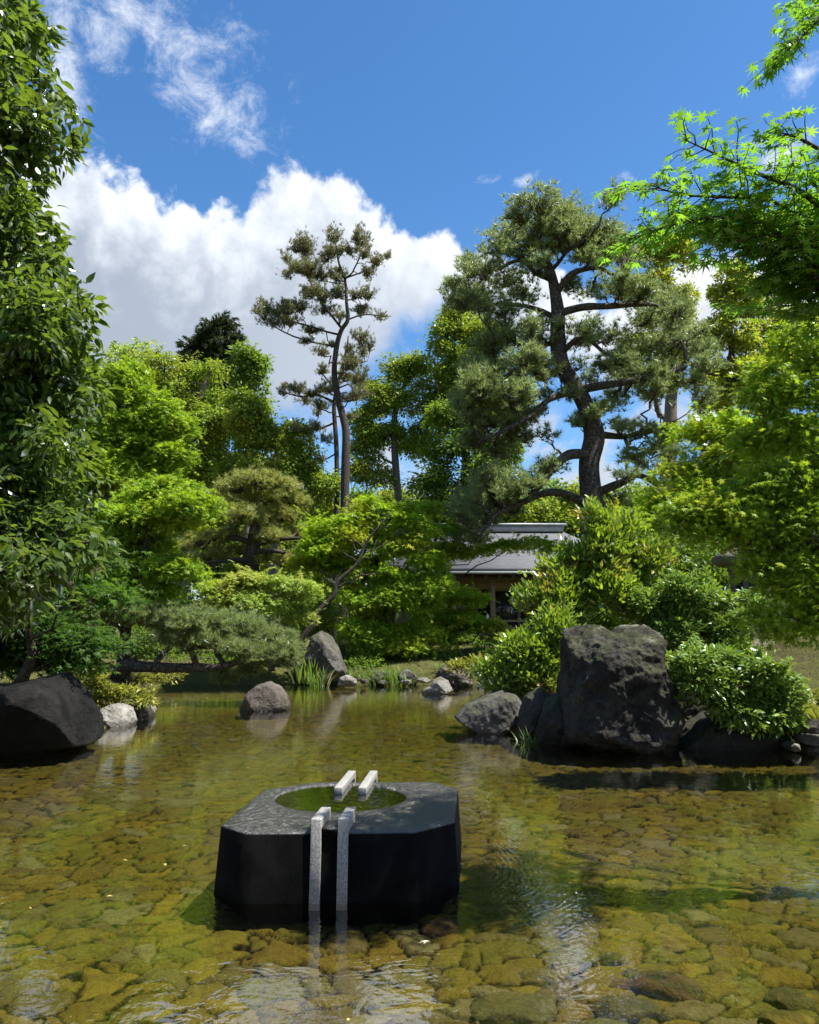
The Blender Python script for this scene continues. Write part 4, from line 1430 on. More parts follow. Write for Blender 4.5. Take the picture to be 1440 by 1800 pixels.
def pine(name, label, D, trunk, limbs, pads, mat, bark, need, tufts, twig_per, tw_r, per_tuft=6, fr0=0.55, group=None, zmin=-0.35, upw=0.8, pad_k=(1.0, 1.0), wood_k=1.0, extra=0,
         limb_parts=True, depth_rand=1.2, crook=0.11, pad_depth=0.9):
    """pine thing > trunk, limb..., crown.  trunk/limbs are pixel polylines (px,py,r_px[,dD])"""
    D = RM(D)

    def line(pts):
        return np.array([P(q[0], q[1], D + (q[3] if len(q) > 3 else 0)) for q in pts]), np.array([q[2] * wood_k * D / F for q in pts])
    pads = list(pads)
    for i in range(extra):
        q = pads[rng.integers(len(pads))]
        pads.append((q[0] + rng.normal() * q[2] * 0.8, q[1] + rng.normal() * q[3] * 0.8, q[2] * 0.7, q[3] * 0.7))
    tp, tr = line(trunk)
    g = gz(tp[0][0], D)
    t = thing(name, label, "pine tree", (tp[0][0], D, g), group)
    if tp[0][2] > g:
        tp = np.vstack([[tp[0][0] + 0.0, D, g - 0.2], tp])
        tr = np.concatenate([[tr[0] * 1.25], tr])
    W = Acc()
    nodes, nr = wood(W, tp, tr, 60, 14, 0.004)
    nodes, nr = [nodes[6:]], [nr[6:]]
    if not limb_parts:
        WL = W
    for l in limbs:
        lp, lr = line(l)
        # attach to the nearest wood already there
        allp = np.vstack(nodes)
        j = np.argmin(np.linalg.norm(allp - lp[0], axis=1))
        lp = np.vstack([allp[j], lp[1:]]) if len(lp) > 2 else np.vstack([allp[j], lp])
        lr = lr if len(lr) == len(lp) else np.concatenate([[lr[0] * 1.2], lr])
        A = Acc() if limb_parts else W
        p, r = wood(A, lp, lr, 26, 8, 0.05)
        nodes.append(p)
        nr.append(r)
        if limb_parts:
            obj("limb", A, bark, t, smooth=True)
    allp, allr = np.vstack(nodes), np.concatenate(nr)
    C, TW = Acc(), W
    for (px, py, rx, ry, *dd) in pads:
        dD = dd[0] if dd else rng.uniform(-depth_rand, depth_rand)
        d = D + dD
        s = d / F
        rx, ry = rx * pad_k[0], ry * pad_k[1]
        c = P(px, py, d)
        rad = np.array([rx * s, rx * s * pad_depth, ry * s])
        hub = c - np.array([0, 0, rad[2] * 0.45])
        # prefer wood below and inward
        dist = np.linalg.norm((allp - hub) * [1, 0.7, 1.0], axis=1) + np.where(allp[:, 2] > hub[2] + 0.3, 0.8, 0)
        j = np.argmin(dist)
        ln = np.linalg.norm(allp[j] - hub)
        if ln > 0.02:
            p = crooked(allp[j], hub, 8, 0.05)
            r0 = min(allr[j] * 0.6, tw_r * 1.6 + 0.012 * ln)
            TW.tubes(p, np.linspace(r0, tw_r * 0.9, 8)[None], 6)
            inner = p[0]
        else:
            inner = np.array([hub, hub])
        n = max(4, int(twig_per * rx * ry / 1000.0))
        dv = nrm(rng.normal(size=(n * 4, 3)))
        dv = dv[dv[:, 2] > zmin][:n]
        n = len(dv)
        e = c + dv * rad * rng.uniform(0.45, 1.05, (n, 1))
        st = inner[rng.integers(len(inner) // 2, len(inner), n)]
        p = crooked(st, e, 7, crook)
        TW.tubes(p, np.linspace(tw_r * 0.62, tw_r * 0.22, 7)[None], 4)
        fr = rng.uniform(fr0, 1.0, (n, per_tuft))
        fr[:, 0] = 1.0
        k = np.clip((fr * 6), 0, 5.999)
        ki = k.astype(int)
        kf = (k - ki)[..., None]
        ii = np.arange(n)[:, None]
        pos = p[ii, ki] * (1 - kf) + p[ii, np.minimum(ki + 1, 6)] * kf
        tdir = nrm(p[ii, np.minimum(ki + 1, 6)] - p[ii, ki])
        pos = pos + rng.normal(size=pos.shape) * need * 0.35
        pos, tdir = pos.reshape(-1, 3), tdir.reshape(-1, 3)
        dr = nrm(tdir * 0.55 + UP * upw + 0.5 * rng.normal(size=pos.shape))
        which = rng.integers(0, len(tufts), len(pos))
        for w_ in range(len(tufts)):
            s_ = which == w_
            if s_.any():
                C.scatter(tufts[w_], pos[s_], dr[s_], rng.normal(size=(s_.sum(), 3)), need * rng.uniform(0.75, 1.2, s_.sum()))
    obj("crown", C, mat, t)
    obj("trunk", W, bark, t, smooth=True)
    return t

# ------------------------------------------------------------------ the pines
BIG_TRUNK = [(1046, 925, 25), (1040, 872, 20.5), (1036, 815, 18.5), (1045, 766, 18), (1032, 720, 16), (1016, 688, 15), (995, 656, 14.5), (983, 628, 14), (980, 586, 13),
             (981, 549, 12), (976, 513, 10), (970, 483, 8), (962, 458, 5.5), (950, 420, 4), (942, 378, 3)]
BIG_LIMBS = [
    [(985, 552, 8), (1024, 540, 7, -.3), (1072, 538, 6, -.5), (1149, 536, 3.5, -.6), (1180, 552, 2, -.6)],
    [(983, 515, 7), (1009, 480, 5.5, -.4), (1053, 470, 5, -.5), (1082, 482, 3, -.6), (1100, 455, 2, -.6)],
    [(972, 488, 6), (943, 480, 5, .3), (914, 458, 4, .4), (877, 472, 3, .5), (850, 468, 2, .5)],
    [(988, 624, 6), (1024, 593, 4.5, -.5), (1061, 619, 3, -.7), (1085, 632, 2, -.7)],
    [(1018, 687, 9), (1072, 676, 7.5, -.5), (1127, 667, 6, -.7), (1194, 649, 6, -.8), (1206, 622, 4, -.8), (1196, 596, 2, -.8)],
    [(1194, 649, 5, -.8), (1211, 637, 4, -.8), (1237, 654, 3, -.8), (1262, 660, 2, -.9)],
    [(1010, 688, 8), (965, 703, 5.5, -.5), (918, 740, 4.5, -.8), (852, 773, 2.5, -1)],
    [(983, 634, 6), (925, 648, 4.5, -.6), (881, 667, 3.5, -.9), (845, 700, 2, -1)],
    [(980, 598, 6), (929, 612, 4.5, .5), (895, 635, 3, .6), (865, 650, 2, .6)],
    [(1056, 767, 8), (1101, 767, 5, .3), (1141, 755, 3, .4), (1175, 752, 2, .4)],
    [(1100, 767, 4, .3), (1104, 790, 3, .2), (1101, 826, 2.5, .1)],
    [(1034, 802, 10), (1000, 800, 9, -.5), (965, 832, 7, -.8), (943, 861, 4, -1), (915, 868, 2.5, -1)],
    [(1036, 885, 9), (973, 865, 6.5, -.5), (918, 883, 5, -.8), (870, 909, 4, -1), (842, 940, 2.5, -1.1)],
    [(1052, 868, 9), (1090, 850, 7, -.3), (1123, 835, 5.5, -.5), (1163, 856, 4, -.6), (1190, 872, 2.5, -.6)],
    [(980, 560, 6), (932, 540, 4.5, .5), (870, 535, 3.5, .7), (812, 538, 2, .8)],
    [(966, 470, 4), (935, 445, 3, .3), (905, 420, 2.5, .3)],
    [(972, 478, 4), (1000, 440, 3, -.3), (1035, 415, 2.5, -.3)]]
BIG_PADS = [(945, 352, 42, 18), (918, 372, 30, 20), (985, 366, 34, 22), (1015, 388, 26, 20), (900, 404, 38, 22), (950, 398, 40, 22), (872, 432, 34, 22), (920, 440, 42, 18),
            (985, 420, 38, 20), (1040, 412, 34, 25), (1075, 402, 20, 16), (1090, 432, 24, 20), (1060, 450, 36, 16), (1100, 462, 20, 24), (845, 470, 38, 22), (800, 508, 24, 14),
            (838, 520, 40, 22), (890, 490, 42, 20), (940, 470, 30, 14), (1020, 448, 32, 14), (880, 540, 46, 20), (920, 516, 36, 16), (1090, 500, 42, 20),
            (1130, 510, 42, 16), (1175, 530, 36, 16), (1200, 548, 22, 14), (1130, 566, 42, 11), (1185, 572, 32, 12), (1040, 515, 28, 10),
            (905, 592, 42, 18), (862, 600, 40, 25), (940, 572, 24, 14), (918, 632, 40, 18), (870, 650, 50, 24), (842, 682, 34, 30), (900, 692, 46, 20), (940, 662, 26, 14),
            (852, 732, 40, 26), (900, 742, 42, 18), (940, 724, 26, 10), (832, 768, 24, 24), (870, 790, 36, 20), (925, 770, 26, 11), (815, 720, 18, 24), (826, 640, 20, 20),
            (960, 826, 36, 13), (920, 848, 44, 18), (862, 862, 46, 22), (815, 890, 28, 22), (850, 912, 44, 17), (828, 940, 30, 15), (895, 895, 30, 10), (1000, 876, 18, 7),
            (1060, 642, 32, 13), (1100, 622, 30, 13), (1112, 658, 44, 15), (1045, 668, 24, 10), (1160, 640, 30, 14), (1202, 600, 30, 18), (1232, 612, 26, 14), (1246, 640, 26, 15),
            (1150, 688, 36, 12), (1092, 690, 30, 10), (1210, 668, 30, 13), (1240, 690, 24, 10), (1012, 690, 22, 11, -0.6), (1030, 600, 26, 9),
            (1130, 755, 40, 11), (1178, 768, 26, 12), (1112, 800, 30, 10), (1150, 820, 40, 13), (1192, 842, 40, 15), (1098, 834, 22, 9), (1200, 870, 34, 11), (1228, 850, 24, 11),
            (1080, 880, 24, 8), (1160, 788, 26, 9), (1060, 720, 16, 6), (1030, 575, 36, 10), (1075, 590, 30, 10), (1070, 715, 30, 8), (960, 762, 22, 8), (958, 602, 20, 12), (950, 645, 22, 10), (1010, 745, 14, 6), (1020, 640, 18, 8), (1130, 610, 30, 10), (1000, 500, 30, 12)]
pine("giant_pine", "tallest old pine with a thick curving dark trunk and spreading layered limbs", 19.5, BIG_TRUNK, BIG_LIMBS, BIG_PADS, M_PINE, M_BARK,
     0.19, TUFT_W, 20, 0.016, per_tuft=5, fr0=0.35, pad_k=(1.25, 1.75), extra=130)

TALL_TRUNK = [(606, 884, 14.5), (607, 830, 14), (608, 765, 12.5), (603, 735, 12), (593, 694, 11), (588, 656, 9.5), (592, 612, 9), (600, 581, 8), (611, 562, 6.5), (609, 533, 5.5),
              (607, 492, 4.5), (596, 460, 3.5), (587, 410, 1.5)]
TALL_LIMBS = [[(594, 572, 4.5), (566, 533, 3.8, -.3), (550, 501, 3.2, -.4), (537, 463, 2.6, -.4), (537, 421, 1.3, -.4)],
              [(590, 590, 4), (553, 576, 3.2, .3), (505, 561, 2.4, .5), (461, 532, 1.4, .6)],
              [(587, 608, 4), (540, 598, 3, -.5), (496, 582, 2.4, -.7), (448, 548, 1.4, -.8)],
              [(608, 492, 3.2), (623, 473, 2.6, -.3), (636, 440, 1.8, -.3), (637, 408, 1.1, -.3)],
              [(608, 490, 3), (640, 476, 2.4, .3), (662, 463, 1.8, .4), (684, 449, 1.1, .5)],
              [(612, 562, 3), (643, 553, 2.4, -.4), (684, 557, 1.2, -.6)],
              [(592, 640, 3), (620, 640, 2.4, .5), (645, 635, 1.4, .6)],
              [(610, 525, 2.6), (632, 522, 2, .4), (652, 515, 1.2, .5)],
              [(606, 500, 2.6), (580, 496, 2, .4), (548, 488, 1.4, .5), (515, 470, 1, .5)]]
TALL_PADS = [(587, 415, 12, 16), (601, 438, 13, 9), (636, 420, 12, 18), (647, 444, 12, 10), (668, 458, 15, 7), (683, 450, 8, 5), (650, 480, 15, 7), (537, 430, 15, 18), (518, 436, 12, 9),
             (500, 452, 10, 7), (518, 472, 18, 8), (548, 464, 14, 10), (572, 452, 15, 12), (565, 480, 20, 10), (592, 486, 14, 8), (555, 510, 20, 9), (590, 518, 18, 9), (628, 516, 16, 8),
             (646, 520, 12, 10), (640, 546, 14, 7), (674, 556, 12, 7), (570, 545, 20, 8), (530, 538, 18, 7), (500, 542, 20, 8), (470, 542, 18, 9), (450, 546, 9, 7), (480, 566, 18, 7),
             (512, 564, 18, 6), (545, 582, 18, 6), (540, 600, 11, 6), (635, 590, 15, 10), (652, 606, 10, 6), (562, 612, 14, 6), (622, 636, 18, 14), (640, 660, 14, 9), (628, 690, 14, 8),
             (620, 612, 10, 9), (600, 555, 10, 5)]
pine("slender_pine", "tall slender pine with a bent bare trunk and sparse airy top against the clouds", 24.0, TALL_TRUNK, TALL_LIMBS, TALL_PADS, M_PINE_D, M_BARK_D,
     0.12, TUFT_B, 38, 0.011, per_tuft=8, fr0=0.12, depth_rand=0.9, crook=0.08, pad_k=(1.65, 2.0), wood_k=0.55, extra=44)
SEC_TRUNK = [(592, 884, 6.5), (592, 820, 6), (590, 760, 5.5), (588, 710, 5), (598, 660, 4), (610, 610, 2.5), (612, 590, 1.2)]
SEC_LIMBS = [[(588, 706, 3.5), (560, 694, 2.8, .2), (528, 697, 2.2, .3), (494, 688, 1.2, .4)], [(590, 745, 2.8), (565, 752, 2, .3), (540, 756, 1.2, .4)],
             [(592, 800, 2.2), (575, 806, 1.6), (560, 812, 1)], [(596, 670, 2.4), (620, 668, 1.8), (645, 672, 1)], [(589, 690, 2.4), (570, 660, 1.8), (556, 648, 1)]]
SEC_PADS = [(565, 652, 16, 9), (576, 680, 22, 11), (546, 690, 22, 10), (520, 682, 17, 9), (497, 690, 11, 5), (562, 714, 20, 8), (535, 706, 18, 6), (605, 660, 14, 9), (630, 672, 16, 8),
            (645, 690, 12, 6), (560, 752, 17, 7), (545, 758, 17, 7), (575, 770, 14, 6), (568, 808, 11, 6), (612, 700, 13, 7), (620, 730, 12, 6), (610, 632, 10, 8)]
pine("slender_pine", "thinner straight pine close behind the tall slender one, branching lower", 25.6, SEC_TRUNK, SEC_LIMBS, SEC_PADS, M_PINE_D, M_BARK_D,
     0.13, TUFT_B, 44, 0.012, per_tuft=9, fr0=0.15, depth_rand=0.8, crook=0.07, pad_k=(1.3, 1.5), wood_k=0.75, extra=6)

ROUND_TRUNK = [(440, 1012, 16), (443, 975, 13), (447, 945, 11), (450, 915, 9), (452, 880, 6), (452, 850, 3)]
ROUND_LIMBS = [[(445, 955, 6), (410, 945, 5, -.4), (375, 950, 3, -.5)], [(444, 985, 6), (410, 985, 4.5, -.5), (368, 988, 2.5, -.7)], [(447, 960, 6), (490, 948, 4.5, -.4), (530, 946, 2.5, -.5)],
               [(444, 972, 5), (478, 968, 4, -.6), (500, 972, 2.5, -.7)], [(450, 920, 5), (480, 905, 4, .4), (512, 890, 2.5, .5)], [(449, 925, 5), (420, 905, 4, .4), (385, 895, 2.5, .5)]]
ROUND_PADS = [(450, 842, 46, 15), (412, 856, 40, 16), (498, 856, 36, 16), (458, 876, 56, 15), (384, 884, 38, 16), (526, 884, 28, 15), (420, 904, 50, 14), (496, 908, 46, 15), (362, 922, 36, 13),
              (344, 950, 30, 12), (388, 944, 44, 12), (526, 936, 30, 14), (480, 944, 36, 11), (368, 980, 42, 11), (412, 968, 30, 9), (330, 985, 22, 9), (500, 980, 32, 10), (540, 960, 18, 12), (455, 920, 30, 8)]
pine("round_pine", "rounded olive pine with a dome of dense needles standing behind the pale maple", 20.5, ROUND_TRUNK, ROUND_LIMBS, ROUND_PADS, M_PINE_O, M_BARK_D,
     0.15, TUFT_W, 52, 0.012, per_tuft=7, fr0=0.4, depth_rand=0.9, pad_k=(1.1, 1.35), extra=8)

LOW_TRUNK = [(205, 1200, 13, .6), (215, 1172, 11, .3), (250, 1172, 10), (300, 1174, 9), (350, 1174, 8), (390, 1172, 6.5), (425, 1162, 5), (470, 1160, 3), (500, 1155, 2)]
LOW_LIMBS = [[(345, 1168, 6), (338, 1150, 5, -.1), (328, 1132, 3.5, -.2), (318, 1112, 2, -.2)], [(395, 1166, 5), (382, 1148, 4.5, .2), (380, 1130, 3, .2), (388, 1108, 2, .2)],
             [(418, 1160, 4.5), (414, 1140, 3, .3), (420, 1118, 2, .3)], [(270, 1168, 6), (285, 1150, 5, .4), (300, 1138, 3.5, .5)], [(240, 1168, 6), (225, 1130, 5, .2), (205, 1100, 3, .4), (160, 1085, 2, .5)]]
LOW_PADS = [(228, 1080, 34, 17), (270, 1088, 42, 22), (322, 1092, 46, 24), (380, 1098, 46, 25), (430, 1108, 42, 25), (478, 1128, 42, 26), (504, 1152, 26, 20), (458, 1150, 36, 17), (352, 1128, 44, 15),
            (296, 1122, 36, 12), (396, 1190, 28, 9), (172, 1074, 36, 14), (140, 1084, 28, 12), (510, 1128, 18, 14), (250, 1064, 30, 12), (415, 1140, 30, 12), (440, 1178, 26, 9)]
pine("low_pine", "low pine with a nearly horizontal trunk stretched out over the pond", 15.2, LOW_TRUNK, LOW_LIMBS, LOW_PADS, M_PINE, M_BARK, 0.13, TUFT_W, 80, 0.011, per_tuft=7,
     fr0=0.4, depth_rand=0.6, upw=1.0, pad_k=(1.05, 1.2))

# ------------------------------------------------------------------ near evergreen on the left
edge = [(-160, 70), (-80, 80), (0, 84), (60, 100), (130, 112), (190, 142), (235, 150), (285, 96), (345, 66), (400, 104), (450, 132), (500, 128), (535, 176), (580, 150), (620, 165), (660, 178),
        (710, 166), (760, 150), (810, 148), (860, 140), (905, 182), (950, 176), (1000, 140), (1030, 90)]
NL = []
for (y, xb) in edge:
    r_ = 46 + 8 * math.sin(y * 0.05)
    NL.append((xb - r_ - 6, y + 10, r_, 34, rng.uniform(-.5, .3)))
    NL.append((xb - 120, y + 5, 70, 48, rng.uniform(-.9, -.1)))
    NL.append((xb - 120, y + 20, 70, 48, rng.uniform(.3, 1.2)))
    NL.append((xb - 290, y + 5, 100, 55, rng.uniform(-1.3, 1.3)))
    NL.append((xb - 470, y + 5, 100, 55, rng.uniform(-1.2, 1.2)))
Lnear = lumps_px(NL, 5.6)
leafy_tree("evergreen_tree", "dark glossy evergreen with drooping pointed leaves rising close by above the shaded boulder", "tree", (-3.7, 5.9), Lnear, M_EVER, M_BARK_D, 0.16,
           4600, 16, 0.16, 0.092, OVATE_W, hier=5, hz=0.7, wisp=0.08, wisp_l=1.7, up=0.6, out=0.7, droop=0.5, flat=0.5, umb=0.6, rad_w=0.55, out_w=0.55, nj=0.5, zmin=-0.6, rmin=0.45,
           trunk_pts=[(-3.7, 5.9, 0.2), (-3.6, 5.8, 2.0), (-3.75, 5.7, 4.0), (-3.6, 5.6, 6.2)], twigs_n=500, n_limbs=60, limb_r=0.3)

# ------------------------------------------------------------------ maples
leafy_tree("maple_tree", "large bright green maple in tiers behind the glossy evergreen, with orange tinged twigs on top", "tree", PR(150, 1170, 16.2)[:2],
           lumps_px([(200, 690, 48, 26), (262, 716, 48, 26), (165, 665, 34, 20), (225, 655, 30, 16), (302, 742, 26, 14), (222, 776, 60, 26), (176, 826, 60, 28), (262, 828, 58, 26), (210, 740, 50, 20), (295, 790, 34, 16),
                     (140, 760, 50, 30), (120, 850, 50, 30)], 16.6), M_MAPLE, M_BARK_D, 0.13, 1500, 30, 0.34, 0.088, MAPLE5, hz=0.5, flat=0.16, up=1.0, out=0.5, umb=0.45, droop=0.3, nj=0.55, grow=(1.2, 1.5))
leafy_tree("maple_tree", "lower spreading green maple with overhanging tiers to the side of the round pine", "tree", PR(215, 1180, 15.6)[:2],
           lumps_px([(332, 882, 40, 14, -.3), (292, 902, 48, 18), (212, 902, 60, 26), (162, 948, 60, 28), (242, 956, 60, 22), (302, 984, 38, 13, -.4), (202, 1010, 60, 22), (258, 1032, 46, 13), (352, 892, 18, 7, -.4),
                     (120, 1000, 60, 24), (270, 860, 40, 16), (318, 1000, 18, 7, -.4)], 15.4), M_MAPLE, M_BARK_D, 0.12, 1400, 30, 0.32, 0.084, MAPLE5, hz=0.5, flat=0.14, up=1.0, out=0.5, umb=0.5, droop=0.3, nj=0.5, grow=(1.12, 1.35))
leafy_tree("maple_tree", "dark shaded maple hanging low over the shaded boulder", "tree", PR(20, 1200, 12.0)[:2],
           lumps_px([(40, 1100, 50, 22), (110, 1110, 50, 20), (60, 1140, 60, 24), (150, 1120, 40, 16), (20, 1160, 40, 16), (120, 1150, 40, 16), (-40, 1120, 50, 30), (190, 1128, 20, 8), (60, 1070, 50, 16), (30, 1010, 60, 20, -1.4), (110, 1020, 60, 20, -1.5), (170, 1045, 46, 14, -1.5), (60, 1060, 50, 16, -1.3), (-50, 1020, 60, 30, -1.4), (140, 985, 50, 16, -1.2)], 12.2),  # last forward pads are unseen boughs added to shade the boulder
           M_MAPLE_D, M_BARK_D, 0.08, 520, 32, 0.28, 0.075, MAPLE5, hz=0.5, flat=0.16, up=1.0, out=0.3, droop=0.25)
leafy_tree("maple_tree", "small pale green umbrella maple between the low pine and the round pine", "tree", PR(478, 1150, 17.4)[:2],
           lumps_px([(398, 1030, 40, 11), (450, 1020, 48, 12), (506, 1028, 42, 12), (544, 1034, 22, 8), (370, 1036, 24, 8), (430, 1050, 50, 14), (490, 1058, 48, 15), (395, 1062, 30, 11), (520, 1076, 30, 12)], 17.3),
           M_MAPLE_P, M_BARK_D, 0.06, 460, 28, 0.26, 0.075, MAPLE5, hz=0.5, flat=0.14, up=1.2, out=0.4, umb=0.55, droop=0.3, zmin=-0.25, nj=0.3,
           trunk_pts=[(*PR(478, 1150, 17.4)[:2], 0.3), tuple(PR(470, 1100, 17.4)), tuple(PR(452, 1062, 17.3)), tuple(PR(450, 1030, 17.3))])
cm = [(530, 1132), (550, 1098), (557, 1078), (585, 1048), (594, 1022), (630, 990), (646, 950), (684, 905)]
leafy_tree("maple_tree", "yellow green maple with a slanting forked trunk rising from behind the standing stone", "tree", PR(528, 1140, 17.9)[:2],
           lumps_px([(690, 886, 30, 12), (660, 908, 46, 14), (612, 918, 42, 14), (562, 924, 32, 12), (722, 910, 30, 14), (742, 940, 28, 15), (640, 944, 56, 16), (690, 960, 52, 18), (590, 962, 46, 15),
                     (740, 984, 34, 16), (690, 1000, 40, 16), (545, 955, 24, 11), (640, 880, 24, 10), (562, 992, 30, 12, .6), (612, 992, 34, 12, .8), (525, 985, 22, 10, .5), (600, 1030, 36, 12, .9), (575, 935, 34, 12, .5)], 18.9),
           M_MAPLE_Y, M_BARK_D, 0.095, 950, 30, 0.30, 0.084, MAPLE5, hz=0.5, flat=0.16, up=1.1, out=0.35, umb=0.4, droop=0.3, nj=0.55, zmin=-0.3,
           trunk_pts=[(*PR(528, 1140, 17.9)[:2], 0.4)] + [tuple(PR(x, y, 17.9)) for x, y in cm])
leafy_tree("maple_tree", "bushy deep green maple low on the far bank under the slanting yellow green one", "tree", PR(675, 1180, 19.2)[:2],
           lumps_px([(700, 1040, 50, 18), (640, 1048, 52, 18), (738, 1058, 42, 16), (650, 1098, 48, 18), (708, 1108, 52, 16), (760, 1022, 36, 14), (720, 1130, 40, 14), (650, 1130, 36, 12)], 18.9),
           M_MAPLE, M_BARK_D, 0.09, 700, 30, 0.30, 0.082, MAPLE5, hz=0.5, flat=0.2, up=0.9, out=0.6, umb=0.4, droop=0.3, nj=0.6)
leafy_tree("maple_tree", "layered maple reaching its tiers across the pavilion's roof and veranda", "tree", PR(742, 1170, 20.6)[:2],
           lumps_px([(760, 890, 28, 11), (782, 928, 38, 13), (800, 962, 44, 11), (850, 962, 32, 5), (900, 954, 30, 6), (940, 950, 32, 9), (975, 962, 22, 6), (760, 976, 34, 12), (735, 920, 24, 12),
                     (790, 1042, 46, 12), (832, 1046, 30, 9), (800, 1078, 44, 13), (760, 1090, 38, 14), (850, 1098, 32, 8), (886, 1116, 34, 8), (770, 1000, 30, 9), (780, 1115, 40, 10)], 20.6),
           M_MAPLE_Y, M_BARK_D, 0.10, 760, 28, 0.30, 0.085, MAPLE5, hz=0.5, flat=0.12, up=1.2, out=0.3, umb=0.45, droop=0.28, nj=0.3,
           trunk_pts=[(*PR(742, 1170, 20.6)[:2], 0.4), tuple(PR(750, 1080, 20.6)), tuple(PR(765, 1000, 20.6)), tuple(PR(764, 900, 20.6))])
leafy_tree("maple_tree", "yellow green maple under the pale trunks, behind the lantern's maple", "tree", PR(1270, 1130, 16.5)[:2],
           lumps_px([(1230, 760, 46, 16), (1292, 748, 46, 18), (1260, 800, 58, 18), (1222, 832, 48, 16), (1322, 790, 50, 20), (1292, 850, 50, 18), (1180, 880, 46, 13), (1105, 915, 40, 12), (1150, 905, 46, 14), (1230, 880, 50, 18),
                     (1380, 760, 60, 30), (1440, 780, 60, 40)], 16.5),
           M_MAPLE_Y, M_BARK_D, 0.12, 1000, 28, 0.32, 0.085, MAPLE5, hz=0.5, flat=0.18, up=0.9, out=0.5, umb=0.45, droop=0.3, nj=0.55, grow=(1.1, 1.3))
leafy_tree("maple_tree", "nearest maple at the right bank with sharp star leaves, screening the stone lantern", "tree", (5.3, 7.4),
           lumps_px([(1385, 690, 55, 26), (1425, 630, 40, 26), (1352, 650, 32, 14), (1402, 745, 60, 28), (1342, 770, 36, 14), (1382, 822, 58, 26), (1318, 868, 54, 20), (1252, 880, 44, 11), (1205, 896, 40, 9), (1290, 908, 54, 16),
                     (1352, 930, 56, 24), (1412, 900, 50, 32), (1232, 930, 44, 10), (1382, 1000, 50, 30), (1424, 1080, 36, 34), (1408, 1030, 40, 24), (1365, 1080, 36, 16), (1432, 1000, 40, 30), (1480, 700, 50, 40), (1480, 850, 50, 50),
                     (1480, 980, 50, 50), (1400, 585, 36, 16), (1580, 880, 50, 40), (1580, 1000, 50, 40), (1570, 740, 50, 40), (1660, 920, 60, 60), (1350, 1100, 30, 12, .3), (1340, 970, 34, 16)], 7.4),
           M_MAPLE, M_BARK_D, 0.12, 1800, 20, 0.20, 0.052, MAPLE7, hz=0.5, flat=0.2, up=0.9, out=0.5, umb=0.45, droop=0.4, nj=0.5,
           trunk_pts=[(5.3, 7.4, 0.4), (4.9, 7.4, 1.8), (4.4, 7.4, 3.0), (4.2, 7.4, 4.5)], twigs_n=300)


